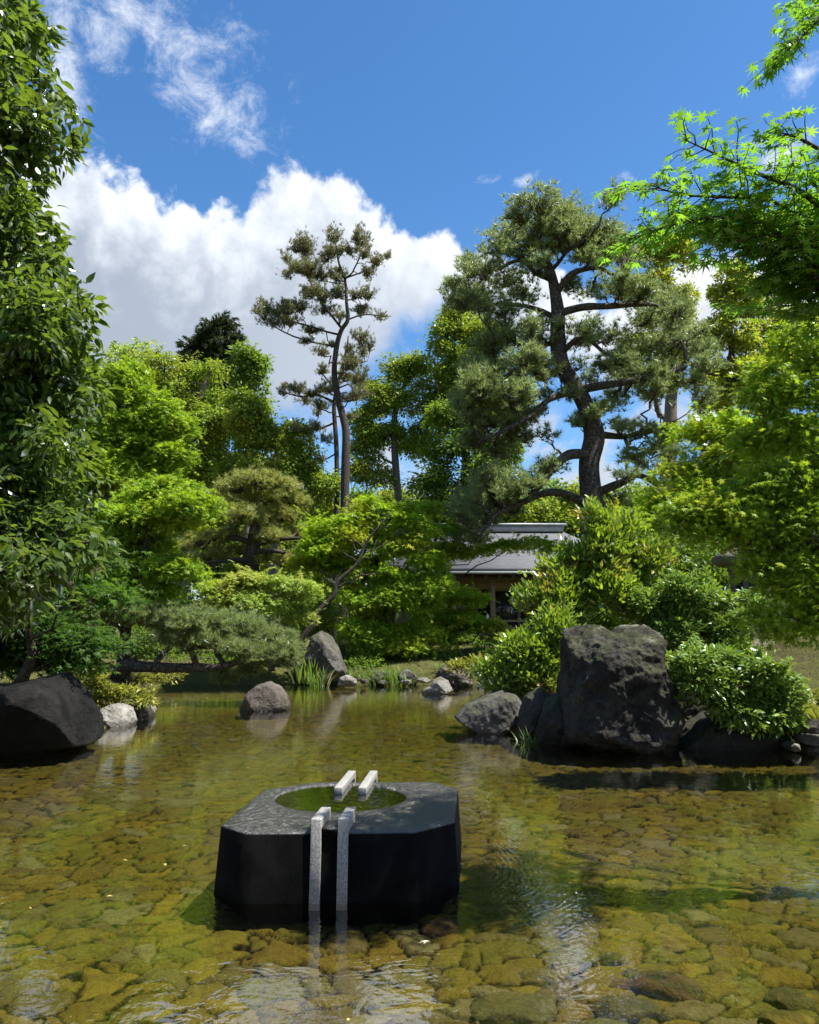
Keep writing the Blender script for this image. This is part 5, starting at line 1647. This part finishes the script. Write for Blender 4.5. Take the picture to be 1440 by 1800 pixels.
def spray_branch():
    """big leaved maple boughs reaching in overhead, traced twig by twig"""
    D0 = 4.0
    t = thing("maple_tree", "overhead maple boughs with big star leaves spread against the blue sky", "tree", (4.4, 4.3, gz(4.4, 4.3)))
    L, W = Acc(), Acc()
    root = np.array([3.6, 4.2, 2.7])
    wood(W, [(4.4, 4.3, gz(4.4, 4.3) - 0.1), (4.3, 4.3, 1.3), (3.9, 4.2, 2.2), tuple(root), (3.3, 4.1, 3.6), (3.0, 4.0, 4.8)], [0.11, 0.09, 0.075, 0.06, 0.04, 0.02], 30, 9)
    boughs = [[(1500, 520, .2), (1440, 470, .1), (1340, 396, 0), (1250, 382, -.1), (1180, 396, -.2), (1108, 420, -.2)],
              [(1500, 430, 0), (1440, 400, 0), (1352, 352, -.1), (1272, 346, -.2), (1200, 342, -.2), (1146, 326, -.3)],
              [(1460, 380, -.1), (1400, 332, -.2), (1330, 304, -.3), (1262, 272, -.3), (1207, 247, -.35)],
              [(1500, 300, -.1), (1440, 262, -.2), (1402, 242, -.2), (1368, 232, -.2)],
              [(1500, -40, 0), (1450, 20, -.1), (1412, 62, -.1), (1372, 96, -.1)],
              [(1480, 560, .3), (1400, 470, .2), (1330, 430, .1), (1275, 420, 0)],
              [(1490, 470, .2), (1430, 420, .2), (1380, 400, .2), (1300, 400, .1)],
              [(1520, 600, .3), (1440, 540, .3), (1380, 500, .3), (1345, 492, .3)],
              [(1500, 360, .1), (1440, 330, .1), (1390, 300, .1)], [(1520, 560, .2), (1450, 500, .1), (1400, 440, 0), (1360, 400, -.1)],
              [(1520, -80, .2), (1460, -20, .2), (1405, 0, .2)],
              [(1520, 520, .5), (1450, 450, .5), (1390, 410, .5), (1330, 370, .5)], [(1540, 500, .7), (1460, 480, .7), (1400, 480, .7)]]
    for bi, b in enumerate(boughs):
        pts = np.array([P(x, y, D0 + d) for x, y, d in b])
        dense = 1.0 if bi in (3, 4, 8, 10, 11, 2) else 1.5
        p, r = smooth_path(pts, np.linspace(0.016, 0.003, len(pts)), 40)
        W.tubes(np.vstack([root if b[0][1] > 250 else np.array([3.2, 4.05, 4.2]), p])[None], np.concatenate([[0.020], r])[None], 6)
        ln = np.linalg.norm(np.diff(p, axis=0), axis=1).sum()
        tang = nrm(np.gradient(p, axis=0))
        n = int(ln / 0.062)
        for s in np.linspace(0.06, 1.0, n):
            j = int(s * 39)
            for sgn in (-1, 1):
                sd_ = nrm(np.cross(tang[j], UP)) * sgn
                tl = rng.uniform(0.10, 0.36) * dense * (1.15 - 0.75 * s)
                tip = p[j] + tl * (0.75 * sd_ + 0.65 * tang[j] + rng.normal(size=3) * 0.25)
                tw = crooked(p[j], tip, 4, 0.05)
                W.tubes(tw, np.linspace(0.004, 0.0015, 4)[None], 4)
                m = max(2, int(tl / 0.05))
                f = np.repeat(np.linspace(0.3, 1, m), 2)
                pos = p[j] + (tip - p[j]) * f[:, None]
                td = nrm(tip - p[j])
                sd2 = nrm(np.cross(td, UP))
                al = np.tile([-1.0, 1.0], m)[:, None]
                dr = td * 0.7 + sd2 * al * 0.8 - UP * 0.30 + rng.normal(size=(2 * m, 3)) * 0.22
                pos = pos + nrm(dr) * 0.022
                L.scatter(MAPLE7, pos, dr, UP + 0.35 * rng.normal(size=(2 * m, 3)), 0.058 * rng.uniform(0.7, 1.2, 2 * m))
        dr = tang[-1:] - 0.2 * UP
        L.scatter(MAPLE7, p[-1:], dr, UP[None] + 0.1, np.array([0.06]))
    mass = lumps_px([(1400, 440, 50, 34), (1440, 400, 40, 40), (1340, 420, 40, 20), (1380, 490, 40, 26), (1440, 480, 40, 30), (1420, 350, 30, 16), (1430, 545, 26, 20), (1300, 400, 40, 14), (1250, 390, 30, 9)], 4.2)
    leaf_crown(L, explode(mass, 7, 0.5), 120, 11, 0.11, 0.052, MAPLE7, flat=0.2, up=1.1, out=0.3, umb=0.4, droop=0.3, nj=0.35)
    side = lumps_px([(1560, 470, 50, 40), (1560, 330, 50, 40), (1540, 190, 50, 40), (1540, 60, 50, 40), (1640, 400, 60, 50), (1640, 240, 60, 60), (1640, 80, 60, 60), (1720, 330, 60, 60)], 4.1)
    leaf_crown(L, explode(side, 6, 0.5), 120, 11, 0.12, 0.056, MAPLE7, flat=0.2, up=1.1, out=0.3, umb=0.4, droop=0.3, nj=0.45)
    obj("crown", L, M_MAPLE_D2, t)
    obj("trunk", W, M_BARK_D, t, smooth=True)


M_MAPLE_D2 = leaf_mat("backlit maple leaf", (0.065, 0.175, 0.014), (0.120, 0.245, 0.020), (0.28, 0.56, 0.03), young=(0.22, 0.30, 0.02), young_amt=0.0, trans=0.48, gloss=0.015, rough=0.5)
spray_branch()

# ------------------------------------------------------------------ broadleaf trees behind
leafy_tree("broadleaf_tree", "pale airy treetop showing just above the tiered maple", "tree", PR(225, 1080, 30.0)[:2],
           lumps_px([(232, 618, 30, 20), (215, 650, 32, 24), (250, 650, 30, 22), (235, 700, 50, 40), (235, 800, 60, 60)], 30.0), M_MAPLE_P, M_BARK_G, 0.22, 330, 26, 0.42, 0.17, DIAMOND, out=0.6, droop=0.35)
leafy_tree("broadleaf_tree", "broad fresh green tree on the slope behind the tiered maple", "tree", PR(320, 1060, 27.0)[:2],
           lumps_px([(290, 656, 56, 30), (250, 694, 44, 30), (342, 690, 56, 34), (380, 736, 54, 38), (310, 756, 60, 40), (400, 800, 54, 34), (340, 820, 60, 40), (290, 840, 60, 40), (370, 650, 24, 14), (400, 850, 50, 40)], 27.0),
           M_BROAD, M_BARK_G, 0.28, 1500, 34, 0.40, 0.135, DIAMOND, out=0.7, droop=0.4, flat=0.5, umb=0.5)
leafy_tree("broadleaf_tree", "fresh green tree sloping down toward the slender pine's trunk", "tree", PR(470, 1060, 25.5)[:2],
           lumps_px([(432, 738, 46, 34), (470, 772, 46, 30), (512, 768, 38, 32), (496, 826, 50, 28), (540, 812, 22, 28), (440, 704, 30, 18), (450, 830, 50, 30), (555, 860, 30, 34), (480, 880, 60, 40)], 25.5),
           M_BROAD, M_BARK_G, 0.24, 1200, 34, 0.38, 0.13, DIAMOND, out=0.7, droop=0.4, flat=0.5, umb=0.5)
leafy_tree("cedar_tree", "dark conical conifer poking up above the green slope", "tree", PR(385, 1060, 40.0)[:2],
           lumps_px([(382, 572, 20, 14), (362, 592, 24, 14), (400, 598, 26, 15), (345, 612, 22, 12), (385, 620, 32, 15), (412, 628, 24, 14), (340, 640, 20, 11), (370, 652, 32, 16), (400, 662, 32, 18), (385, 690, 40, 24), (380, 740, 40, 40)], 40.0),
           M_CEDAR, M_BARK_D, 0.35, 420, 22, 0.42, 0.36, CEDAR, grow=(1.2, 1.0), out=0.7, droop=0.1, flat=0.6, up=0.5, twigs_n=200)
leafy_tree("broadleaf_tree", "small dark rounded treetop beside the dark conifer", "tree", PR(440, 1060, 37.0)[:2],
           lumps_px([(440, 622, 24, 20), (452, 640, 16, 14), (430, 650, 26, 20), (450, 668, 16, 12), (435, 700, 30, 30)], 37.0), M_BROAD_D, M_BARK_G, 0.2, 230, 26, 0.44, 0.20, DIAMOND, droop=0.3)
leafy_tree("broadleaf_tree", "tall light green tree rising behind the giant pine's outer branches", "tree", PR(815, 1060, 34.0)[:2],
           lumps_px([(812, 552, 34, 22), (790, 586, 28, 24), (835, 578, 34, 24), (802, 620, 40, 26), (840, 640, 44, 30), (785, 660, 28, 26), (830, 700, 50, 36), (860, 600, 40, 40), (880, 700, 40, 50)], 34.0),
           M_BROAD, M_BARK_G, 0.28, 1000, 32, 0.46, 0.16, DIAMOND, droop=0.3, flat=0.5)
leafy_tree("broadleaf_tree", "wide leafy tree with sky gaps filling the space between slender and giant pines", "tree", PR(710, 1060, 35.0)[:2],
           lumps_px([(702, 658, 38, 26), (740, 640, 34, 20), (662, 690, 36, 26), (694, 718, 46, 28), (750, 700, 44, 32), (640, 738, 28, 24), (682, 768, 46, 28), (736, 776, 46, 28), (640, 790, 28, 24), (770, 740, 34, 30), (660, 830, 46, 24)], 35.0),
           M_BROAD, M_BARK_G, 0.28, 1100, 32, 0.44, 0.16, DIAMOND, droop=0.3, flat=0.45, rmin=0.5)
leafy_tree("broadleaf_tree", "dense dark green tree low behind the giant pine's hanging branches", "tree", PR(820, 1060, 31.0)[:2],
           lumps_px([(790, 740, 40, 34), (800, 800, 50, 34), (850, 760, 50, 40), (760, 850, 40, 24), (850, 840, 60, 40), (900, 800, 50, 50), (810, 870, 50, 30)], 31.0),
           M_BROAD_D, M_BARK_D, 0.26, 900, 32, 0.42, 0.16, DIAMOND, droop=0.3, flat=0.5)
leafy_tree("camphor_tree", "pale trunked yellow green tree with tufted crown directly behind the giant pine", "tree", PR(1165, 1060, 32.0)[:2],
           lumps_px([(1160, 428, 28, 13), (1138, 445, 16, 12), (1192, 436, 22, 12), (1150, 476, 24, 11), (1212, 468, 9, 6), (1150, 505, 30, 14), (1190, 520, 32, 18), (1200, 556, 24, 18), (1150, 560, 30, 18), (1120, 600, 28, 18), (1190, 610, 26, 22),
                     (1160, 650, 26, 20), (1090, 640, 26, 18)], 32.0),
           M_CAMPHOR, M_BARK_G, 0.34, 640, 40, 0.36, 0.16, DIAMOND, droop=0.0, flat=0.6, umb=0.6, out=0.8, up=0.6, twigs_n=60,
           trunk_pts=[(*PR(1172, 1060, 32.0)[:2], 0.4), tuple(PR(1180, 760, 32.0)), tuple(PR(1184, 660, 32.0)), tuple(PR(1176, 560, 32.0)), tuple(PR(1162, 440, 32.0))])
leafy_tree("camphor_tree", "rounded yellow green tree with a dark upright trunk above the lantern's maple", "tree", PR(1280, 1060, 30.0)[:2],
           lumps_px([(1288, 478, 22, 16), (1304, 505, 24, 16), (1270, 512, 20, 16), (1330, 535, 26, 14), (1290, 548, 28, 16), (1350, 570, 34, 18), (1310, 596, 36, 20), (1262, 590, 30, 20), (1372, 620, 44, 24), (1250, 640, 28, 28), (1296, 650, 40, 26),
                     (1400, 570, 36, 26), (1340, 690, 50, 34), (1250, 690, 34, 24), (1440, 620, 60, 50)], 30.0),
           M_CAMPHOR, M_BARK_D, 0.26, 1250, 40, 0.36, 0.16, DIAMOND, droop=0.0, flat=0.6, umb=0.6, out=0.8, up=0.6,
           trunk_pts=[(*PR(1282, 1060, 30.0)[:2], 0.4), tuple(PR(1278, 740, 30.0)), tuple(PR(1284, 620, 30.0)), tuple(PR(1290, 490, 30.0))])
# two bare pale trunks of trees beyond
for lab, pts, D in [("slim bare grey tree leaning beside the pale trunked one", [(1172, 770), (1162, 730), (1148, 690), (1128, 650)], 33.5)]:
    lm = lumps_px([(1120, 640, 24, 16), (1105, 665, 20, 12)], D)
    leafy_tree("camphor_tree", lab, "tree", PR(1178, 1060, D)[:2], lm, M_CAMPHOR, M_BARK_G, 0.2, 60, 26, 0.36, 0.14, DIAMOND, droop=0.0,
               trunk_pts=[(*PR(1178, 1060, D)[:2], 0.4)] + [tuple(PR(x, y, D)) for x, y in pts], twigs_n=20)

# dense belt of trees closing the garden; each one its own tree
BELT = [(-60, 800, 130, 52, 0), (80, 770, 110, 50, 1), (190, 800, 90, 44, 0), (300, 830, 90, 42, 1), (420, 850, 80, 40, 0), (500, 880, 70, 44, 1), (575, 880, 55, 39, 0), (640, 872, 60, 42, 1), (700, 862, 50, 40, 0),
        (760, 880, 46, 38, 1), (860, 850, 80, 40, 0), (950, 840, 80, 42, 1), (1030, 850, 70, 40, 0), (1110, 860, 80, 42, 1), (1200, 830, 80, 44, 0), (1300, 790, 90, 46, 1), (1400, 740, 100, 44, 0), (1530, 700, 120, 46, 1)]
for i, (px, py, rw, D, kk) in enumerate(BELT):
    lm = [(px, py + rw * 0.3, rw * 0.55, rw * 0.34), (px - rw * 0.45, py + rw * 0.7, rw * 0.6, rw * 0.4), (px + rw * 0.45, py + rw * 0.75, rw * 0.6, rw * 0.4), (px, py + rw * 1.2, rw * 0.9, rw * 0.5), (px, 1020, rw * 0.9, 50), (px - rw * .4, 1080, rw * 0.7, 34), (px + rw * .4, 1080, rw * 0.7, 34)]
    leafy_tree("belt_tree", "dense dark green tree in the belt of woodland closing the garden behind everything", "tree", PR(px, 1050, D)[:2], lumps_px(lm, D), M_BROAD_D if kk else M_BROAD, M_BARK_D, 0.2,
               760, 26, 0.6, 0.24, DIAMOND, group="woodland trees behind the garden", droop=0.3, flat=0.5, twigs_n=40)

# ------------------------------------------------------------------ shrubs
leafy_tree("photinia_shrub", "large shrub with bronze tipped upright leaves above the tall boulder", "shrub", PR(1010, 1150, 12.6)[:2],
           lumps_px([(1010, 1000, 50, 36), (1065, 965, 42, 32), (965, 1045, 42, 40), (1100, 1010, 50, 46), (1030, 1050, 70, 44), (1120, 1060, 40, 36), (1040, 920, 20, 22), (940, 1060, 30, 30), (1090, 935, 26, 22), (1140, 985, 30, 22), (980, 1085, 40, 26)], 12.6),
           M_SHRUB_R, M_BARK_D, 0.045, 1300, 17, 0.16, 0.098, OVATE_W, droop=-0.75, up=0.5, out=0.9, flat=0.7, umb=0.1, rad_w=0.45, out_w=0.6, zmin=-0.6, rmin=0.5, nj=0.6, twigs_n=300)
leafy_tree("photinia_shrub", "lower bronze tipped shrub leaning over the sloping grey rock", "shrub", PR(925, 1215, 12.2)[:2],
           lumps_px([(900, 1180, 42, 34), (940, 1130, 42, 40), (885, 1205, 24, 22), (965, 1160, 36, 40), (925, 1205, 34, 24), (985, 1110, 24, 30), (915, 1140, 30, 20)], 12.1),
           M_SHRUB_R, M_BARK_D, 0.03, 540, 17, 0.15, 0.092, OVATE_W, droop=-0.6, up=0.5, out=0.9, flat=0.7, umb=0.1, rad_w=0.45, out_w=0.6, zmin=-0.6, rmin=0.5, nj=0.6, twigs_n=160)
leafy_tree("andromeda_shrub", "bushy green shrub with whorled leaves between the tall boulder and the lantern", "shrub", PR(1240, 1180, 12.3)[:2],
           lumps_px([(1185, 1050, 46, 30), (1250, 1045, 50, 26), (1300, 1085, 46, 30), (1210, 1110, 56, 40), (1270, 1130, 50, 34), (1320, 1060, 24, 18), (1170, 1100, 36, 40), (1300, 1150, 40, 24), (1220, 1160, 50, 24)], 12.2),
           M_SHRUB_G, M_BARK_D, 0.04, 1150, 15, 0.115, 0.080, OVATE, grow=(1.2, 1.25), droop=-0.25, up=0.75, out=0.7, flat=0.35, umb=0.5, rad_w=0.85, out_w=0.3, zmin=-0.5, rmin=0.55, twigs_n=260)
leafy_tree("andromeda_shrub", "low glossy shrub hanging its sunlit whorls over the dark ledge rock", "shrub", PR(1280, 1235, 11.5)[:2],
           lumps_px([(1166, 1172, 26, 14), (1195, 1160, 40, 18), (1215, 1195, 44, 22), (1255, 1212, 44, 24), (1300, 1232, 50, 26), (1345, 1236, 42, 26), (1372, 1215, 30, 24), (1330, 1262, 46, 16),
                     (1280, 1175, 44, 22), (1382, 1250, 18, 14), (1340, 1190, 44, 26), (1180, 1205, 24, 12), (1240, 1150, 40, 20), (1285, 1258, 30, 12)], 10.4),
           M_SHRUB_G, M_BARK_D, 0.03, 900, 14, 0.11, 0.080, OVATE, droop=0.05, up=0.75, out=0.7, flat=0.35, umb=0.5, rad_w=0.85, out_w=0.3, zmin=-0.3, rmin=0.55, twigs_n=180)
leafy_tree("camellia_shrub", "dark shrub in the shade before the stone lantern", "shrub", PR(1220, 1130, 14.6)[:2],
           lumps_px([(1180, 960, 40, 24), (1230, 975, 46, 26), (1200, 1010, 60, 30), (1270, 1020, 24, 40), (1150, 990, 40, 30), (1350, 1040, 40, 40, .8), (1400, 1100, 50, 40, 1.0)], 14.9),
           M_BROAD_D, M_BARK_D, 0.05, 420, 18, 0.2, 0.09, OVATE, droop=0.1, twigs_n=120)
leafy_tree("dwarf_bamboo", "bright yellow low bamboo clump on the far shore beside the jagged rock", "bamboo clump", PR(830, 1185, 17.0)[:2],
           lumps_px([(805, 1170, 14, 6), (835, 1168, 20, 7), (862, 1172, 20, 8), (880, 1180, 14, 7)], 16.6), M_SHRUB_Y, M_GRASS, 0.012, 110, 14, 0.13, 0.11, OVATE, droop=-0.3, up=0.9, out=0.5, zmin=-0.3, twigs_n=60)
leafy_tree("dwarf_bamboo", "yellow green low bush over the pale sunlit shore rock", "shrub", PR(185, 1225, 13.0)[:2],
           lumps_px([(170, 1200, 24, 12), (200, 1212, 24, 13), (180, 1228, 24, 9), (225, 1220, 16, 10), (250, 1228, 16, 9), (155, 1185, 14, 9)], 12.7), M_SHRUB_Y, M_BARK_D, 0.014, 170, 12, 0.11, 0.075, OVATE, droop=0.0, up=0.9, out=0.5, twigs_n=80)
leafy_tree("dwarf_bamboo", "strip of yellow green leaves under the low pine's trunk", "shrub", PR(270, 1200, 15.9)[:2],
           lumps_px([(215, 1188, 20, 6), (250, 1190, 24, 6), (290, 1190, 20, 6), (235, 1196, 24, 5)], 15.9), M_SHRUB_Y, M_BARK_D, 0.012, 120, 12, 0.11, 0.075, OVATE, droop=0.0, up=0.9, out=0.5, twigs_n=60)
leafy_tree("spindle_shrub", "small sunlit lime shrub at the edge of the frame beneath the glossy evergreen", "shrub", PR(10, 1110, 13.4)[:2],
           lumps_px([(8, 1062, 18, 13), (2, 1080, 18, 10), (18, 1075, 10, 8)], 13.4), M_SHRUB_Y, M_BARK_D, 0.014, 70, 12, 0.11, 0.06, OVATE, droop=0.0, twigs_n=30)
AZ = [(600, 1160, 40, 26, 19.3, "broad low azalea mound under the slanting maple"), (765, 1150, 34, 30, 19.6, "leafy azalea under the layered maple's trunk"),
      (820, 1140, 44, 26, 22.5, "dusky azalea bed at the foot of the veranda"), (340, 1160, 80, 24, 19.0, "wide shaded azalea behind the low pine's branches"),
      (450, 1130, 60, 40, 19.2, "dark hedge mound beneath the pale umbrella maple"), (220, 1130, 70, 50, 18.5, "shaded shrub deep behind the low pine's base"),
      (100, 1120, 70, 60, 16.0, "shaded shrub behind the dark hanging maple"), (1060, 1090, 90, 50, 14.2, "deep green shrub behind the bronze tipped one"),
      (560, 1060, 50, 40, 21.5, "shaded shrub behind the slanting trunk"), (330, 1090, 70, 40, 20.6, "tall shaded shrub left of the round pine's trunk"),
      (1130, 960, 70, 40, 18.0, "bright bushy shrub below the giant pine's low limbs"), (1400, 1010, 90, 90, 15.5, "dense shrub behind the lantern's maple"), (785, 1168, 30, 18, 19.0, "small low azalea on the far bank behind the jagged rock"),
      (715, 1160, 34, 20, 19.2, "low azalea on the far bank behind the green grass clump"), (640, 1172, 30, 13, 18.4, "low dark azalea on the far bank between the standing stone and the grass clump"),
      (860, 1150, 36, 22, 19.4, "dark azalea on the far bank beyond the yellow bamboo"), (580, 1150, 34, 20, 19.0, "shaded azalea right behind the standing stone's shoulder"), (1425, 1120, 40, 26, 13.6, "low leafy mound on the moss slope behind the fern")]
for i, (px, py, rx, ry, D, lab) in enumerate(AZ):
    c = PR(px, py, D)
    leafy_tree("azalea_shrub", lab, "shrub", (c[0], c[1]), lumps_px([(px, py, rx, ry), (px - rx * .5, py + ry * .3, rx * .6, ry * .7), (px + rx * .5, py + ry * .3, rx * .6, ry * .7), (px, py + ry * .9, rx * .9, ry * .6)], D),
               M_BROAD_D if i not in (10, 1) else M_BROAD, M_BARK_D, 0.03, int(60 + rx * ry * 0.055), 20, 0.24, 0.085, DIAMOND, droop=0.0, twigs_n=40)

# ------------------------------------------------------------------ grasses, fern, moss, fallen leaves


def grass_clump(name, label, cat, px, py, D, n, h, spread, mat, lean=0.45, group=None, wid=1.0):
    D = RM(D)
    c = P(px, py, D)
    z = max(gz(c[0], D), -0.05)
    pos = np.c_[c[0] + rng.normal(size=n) * spread, D + rng.normal(size=n) * spread * 0.7, np.full(n, z - 0.02)]
    d = np.c_[rng.normal(size=(n, 2)) * lean, np.ones(n)] + np.c_[(pos[:, :2] - [c[0], D]) * 1.2, np.zeros(n)]
    up = np.c_[-d[:, :2], np.full(n, 0.3)] + rng.normal(size=(n, 3)) * 0.1
    A = Acc()
    A.scatter(BLADE, pos, d, up, h * rng.uniform(0.55, 1.15, n), np.full(n, wid))
    return tag(obj(name, A, mat, loc=(c[0], D, z)), label, cat, group)


grass_clump("grass_tuft", "arching green grass clump between the two low grey rocks on the far shore", "grass clump", 690, 1180, 17.45, 260, 0.55, 0.22, M_GRASS)
grass_clump("iris_clump", "tall dark blade leaved clump at the waterline beside the low pine's tip", "iris clump", 545, 1190, 17.6, 130, 0.62, 0.22, M_GRASS, 0.15)
grass_clump("iris_clump", "upright blade clump rising against the foot of the standing stone", "iris clump", 560, 1192, 17.0, 60, 0.5, 0.10, M_GRASS, 0.15)
grass_clump("grass_tuft", "short grass tuft leaning over the pale edging stones before the pavilion", "grass clump", 790, 1190, 17.7, 120, 0.32, 0.2, M_GRASS)
grass_clump("grass_tuft", "sparse grass fringe on the far bank between standing stone and flat grey rock", "grass clump", 630, 1188, 17.8, 150, 0.30, 0.25, M_GRASS)
grass_clump("grass_tuft", "thin grass tuft on the small dark rock next to the sloping grey rock", "grass clump", 930, 1250, 11.0, 50, 0.25, 0.06, M_GRASS)
grass_clump("grass_tuft", "wispy grass tuft spilling from the end of the dark ledge rock", "grass clump", 1385, 1276, 10.6, 70, 0.26, 0.10, M_GRASS, 0.9)


def fern(label, px, py, D, n, ln, mat):
    D = RM(D)
    c = P(px, py, D)
    z = gz(c[0], D)
    A = Acc()
    for i in range(n):
        a = rng.uniform(0, 2 * math.pi)
        o = np.array([math.cos(a), math.sin(a), 0])
        L_ = ln * rng.uniform(0.7, 1.15)
        s = np.linspace(0, 1, 42)
        el_ = 1.25 - 1.1 * s
        st = np.cumsum(np.c_[np.cos(el_)[:, None] * o[None, :2], np.sin(el_)] * L_ / 42, 0)
        base = np.array([c[0], D, z]) + np.array([rng.normal() * 0.12, rng.normal() * 0.1, 0])
        p = base + st
        A.tubes(p[None], np.linspace(0.005, 0.001, 42)[None], 4)
        tang = nrm(np.gradient(p, axis=0))
        sdv = nrm(np.cross(tang, UP))
        for sg in (-1, 1):
            d = sdv[3:] * sg + tang[3:] * 0.45
            upv = np.cross(sdv[3:], tang[3:])
            A.scatter(OVATE, p[3:], d, upv, 0.17 * L_ * np.sin(np.pi * (0.12 + 0.86 * s[3:])) + 0.01, np.full(39, 0.34))
    return tag(obj("fern", A, mat, loc=(c[0], D, z)), label, "fern")


fern("bright yellow green fern on the near side of the mossy mound", 1415, 1255, 11.0, 34, 0.52, M_SHRUB_Y)
fern("second lime fern lower down, above the cluster of shore stones", 1445, 1262, 10.6, 18, 0.5, M_SHRUB_Y)


def moss():
    """low moss and grass skin on the banks that catches the sun"""
    A = Acc()
    for (px, py, D, sx, sy, n) in [(1420, 1150, 12.9, 0.9, 0.9, 5200), (20, 1195, 12.4, 0.8, 0.5, 2500), (170, 1235, 13.2, 0.5, 0.4, 1500), (1000, 1190, 12.3, 0.8, 0.5, 1800), (600, 1185, 18.6, 2.2, 0.5, 2600)]:
        D = RM(D)
        c = P(px, py, D)
        xy = np.c_[c[0] + rng.normal(size=n) * sx, D + rng.normal(size=n) * sy]
        zz = ground_z(xy)
        k = zz > 0.05
        xy, zz = xy[k], zz[k]
        m = len(xy)
        A.scatter(BLADE, np.c_[xy, zz - 0.01], np.c_[rng.normal(size=(m, 2)) * 0.6, np.ones(m)], rng.normal(size=(m, 3)), 0.055 * rng.uniform(0.5, 1.4, m), np.full(m, 1.6))
    tag(obj("moss_grass", A, M_MOSS), kind='stuff', label=None)


M_MOSS = leaf_mat("moss and short grass", (0.10, 0.125, 0.020), (0.19, 0.185, 0.045), (0.2, 0.22, 0.03), trans=0.3, gloss=0.04)
moss()

M_FALLEN = plain_mat("fallen leaf", (0.46, 0.38, 0.10), (0.36, 0.28, 0.07), 0.5, 30, 0.1)
M_FALLEN_P = plain_mat("pale fallen leaf", (0.62, 0.58, 0.42), (0.5, 0.45, 0.3), 0.5, 30, 0.1)
for i, (px, py, s, mm, lab) in enumerate([(750, 1655, 0.05, 1, "pale star shaped leaf floating just in front of the basin's dark shadow"),
                                          (612, 1795, 0.035, 0, None), (186, 1576, 0.05, 0, None), (903, 1550, 0.045, 0, None), (438, 1350, 0.06, 0, None), (290, 1518, 0.05, 0, None), (215, 1512, 0.045, 0, None),
                                          (52, 1595, 0.03, 0, None), (930, 1590, 0.03, 0, None), (328, 1486, 0.035, 0, None), (700, 1300, 0.06, 0, None), (850, 1180, 0.05, 0, None)]):
    g = G(px, py, 0.004)
    a = rng.uniform(0, 6.28)
    A = Acc()
    A.scatter(MAPLE5 if mm else DIAMOND, g[None], np.array([[math.cos(a), math.sin(a), 0.03]]), UP[None] + 0.05, np.array([s * 0.72]))
    tag(obj("floating_leaf", A, M_FALLEN_P if mm else M_FALLEN, loc=g), lab or "little yellow fallen leaf lying on the pond surface", "leaf", None if lab else "little yellow leaves on the pond")
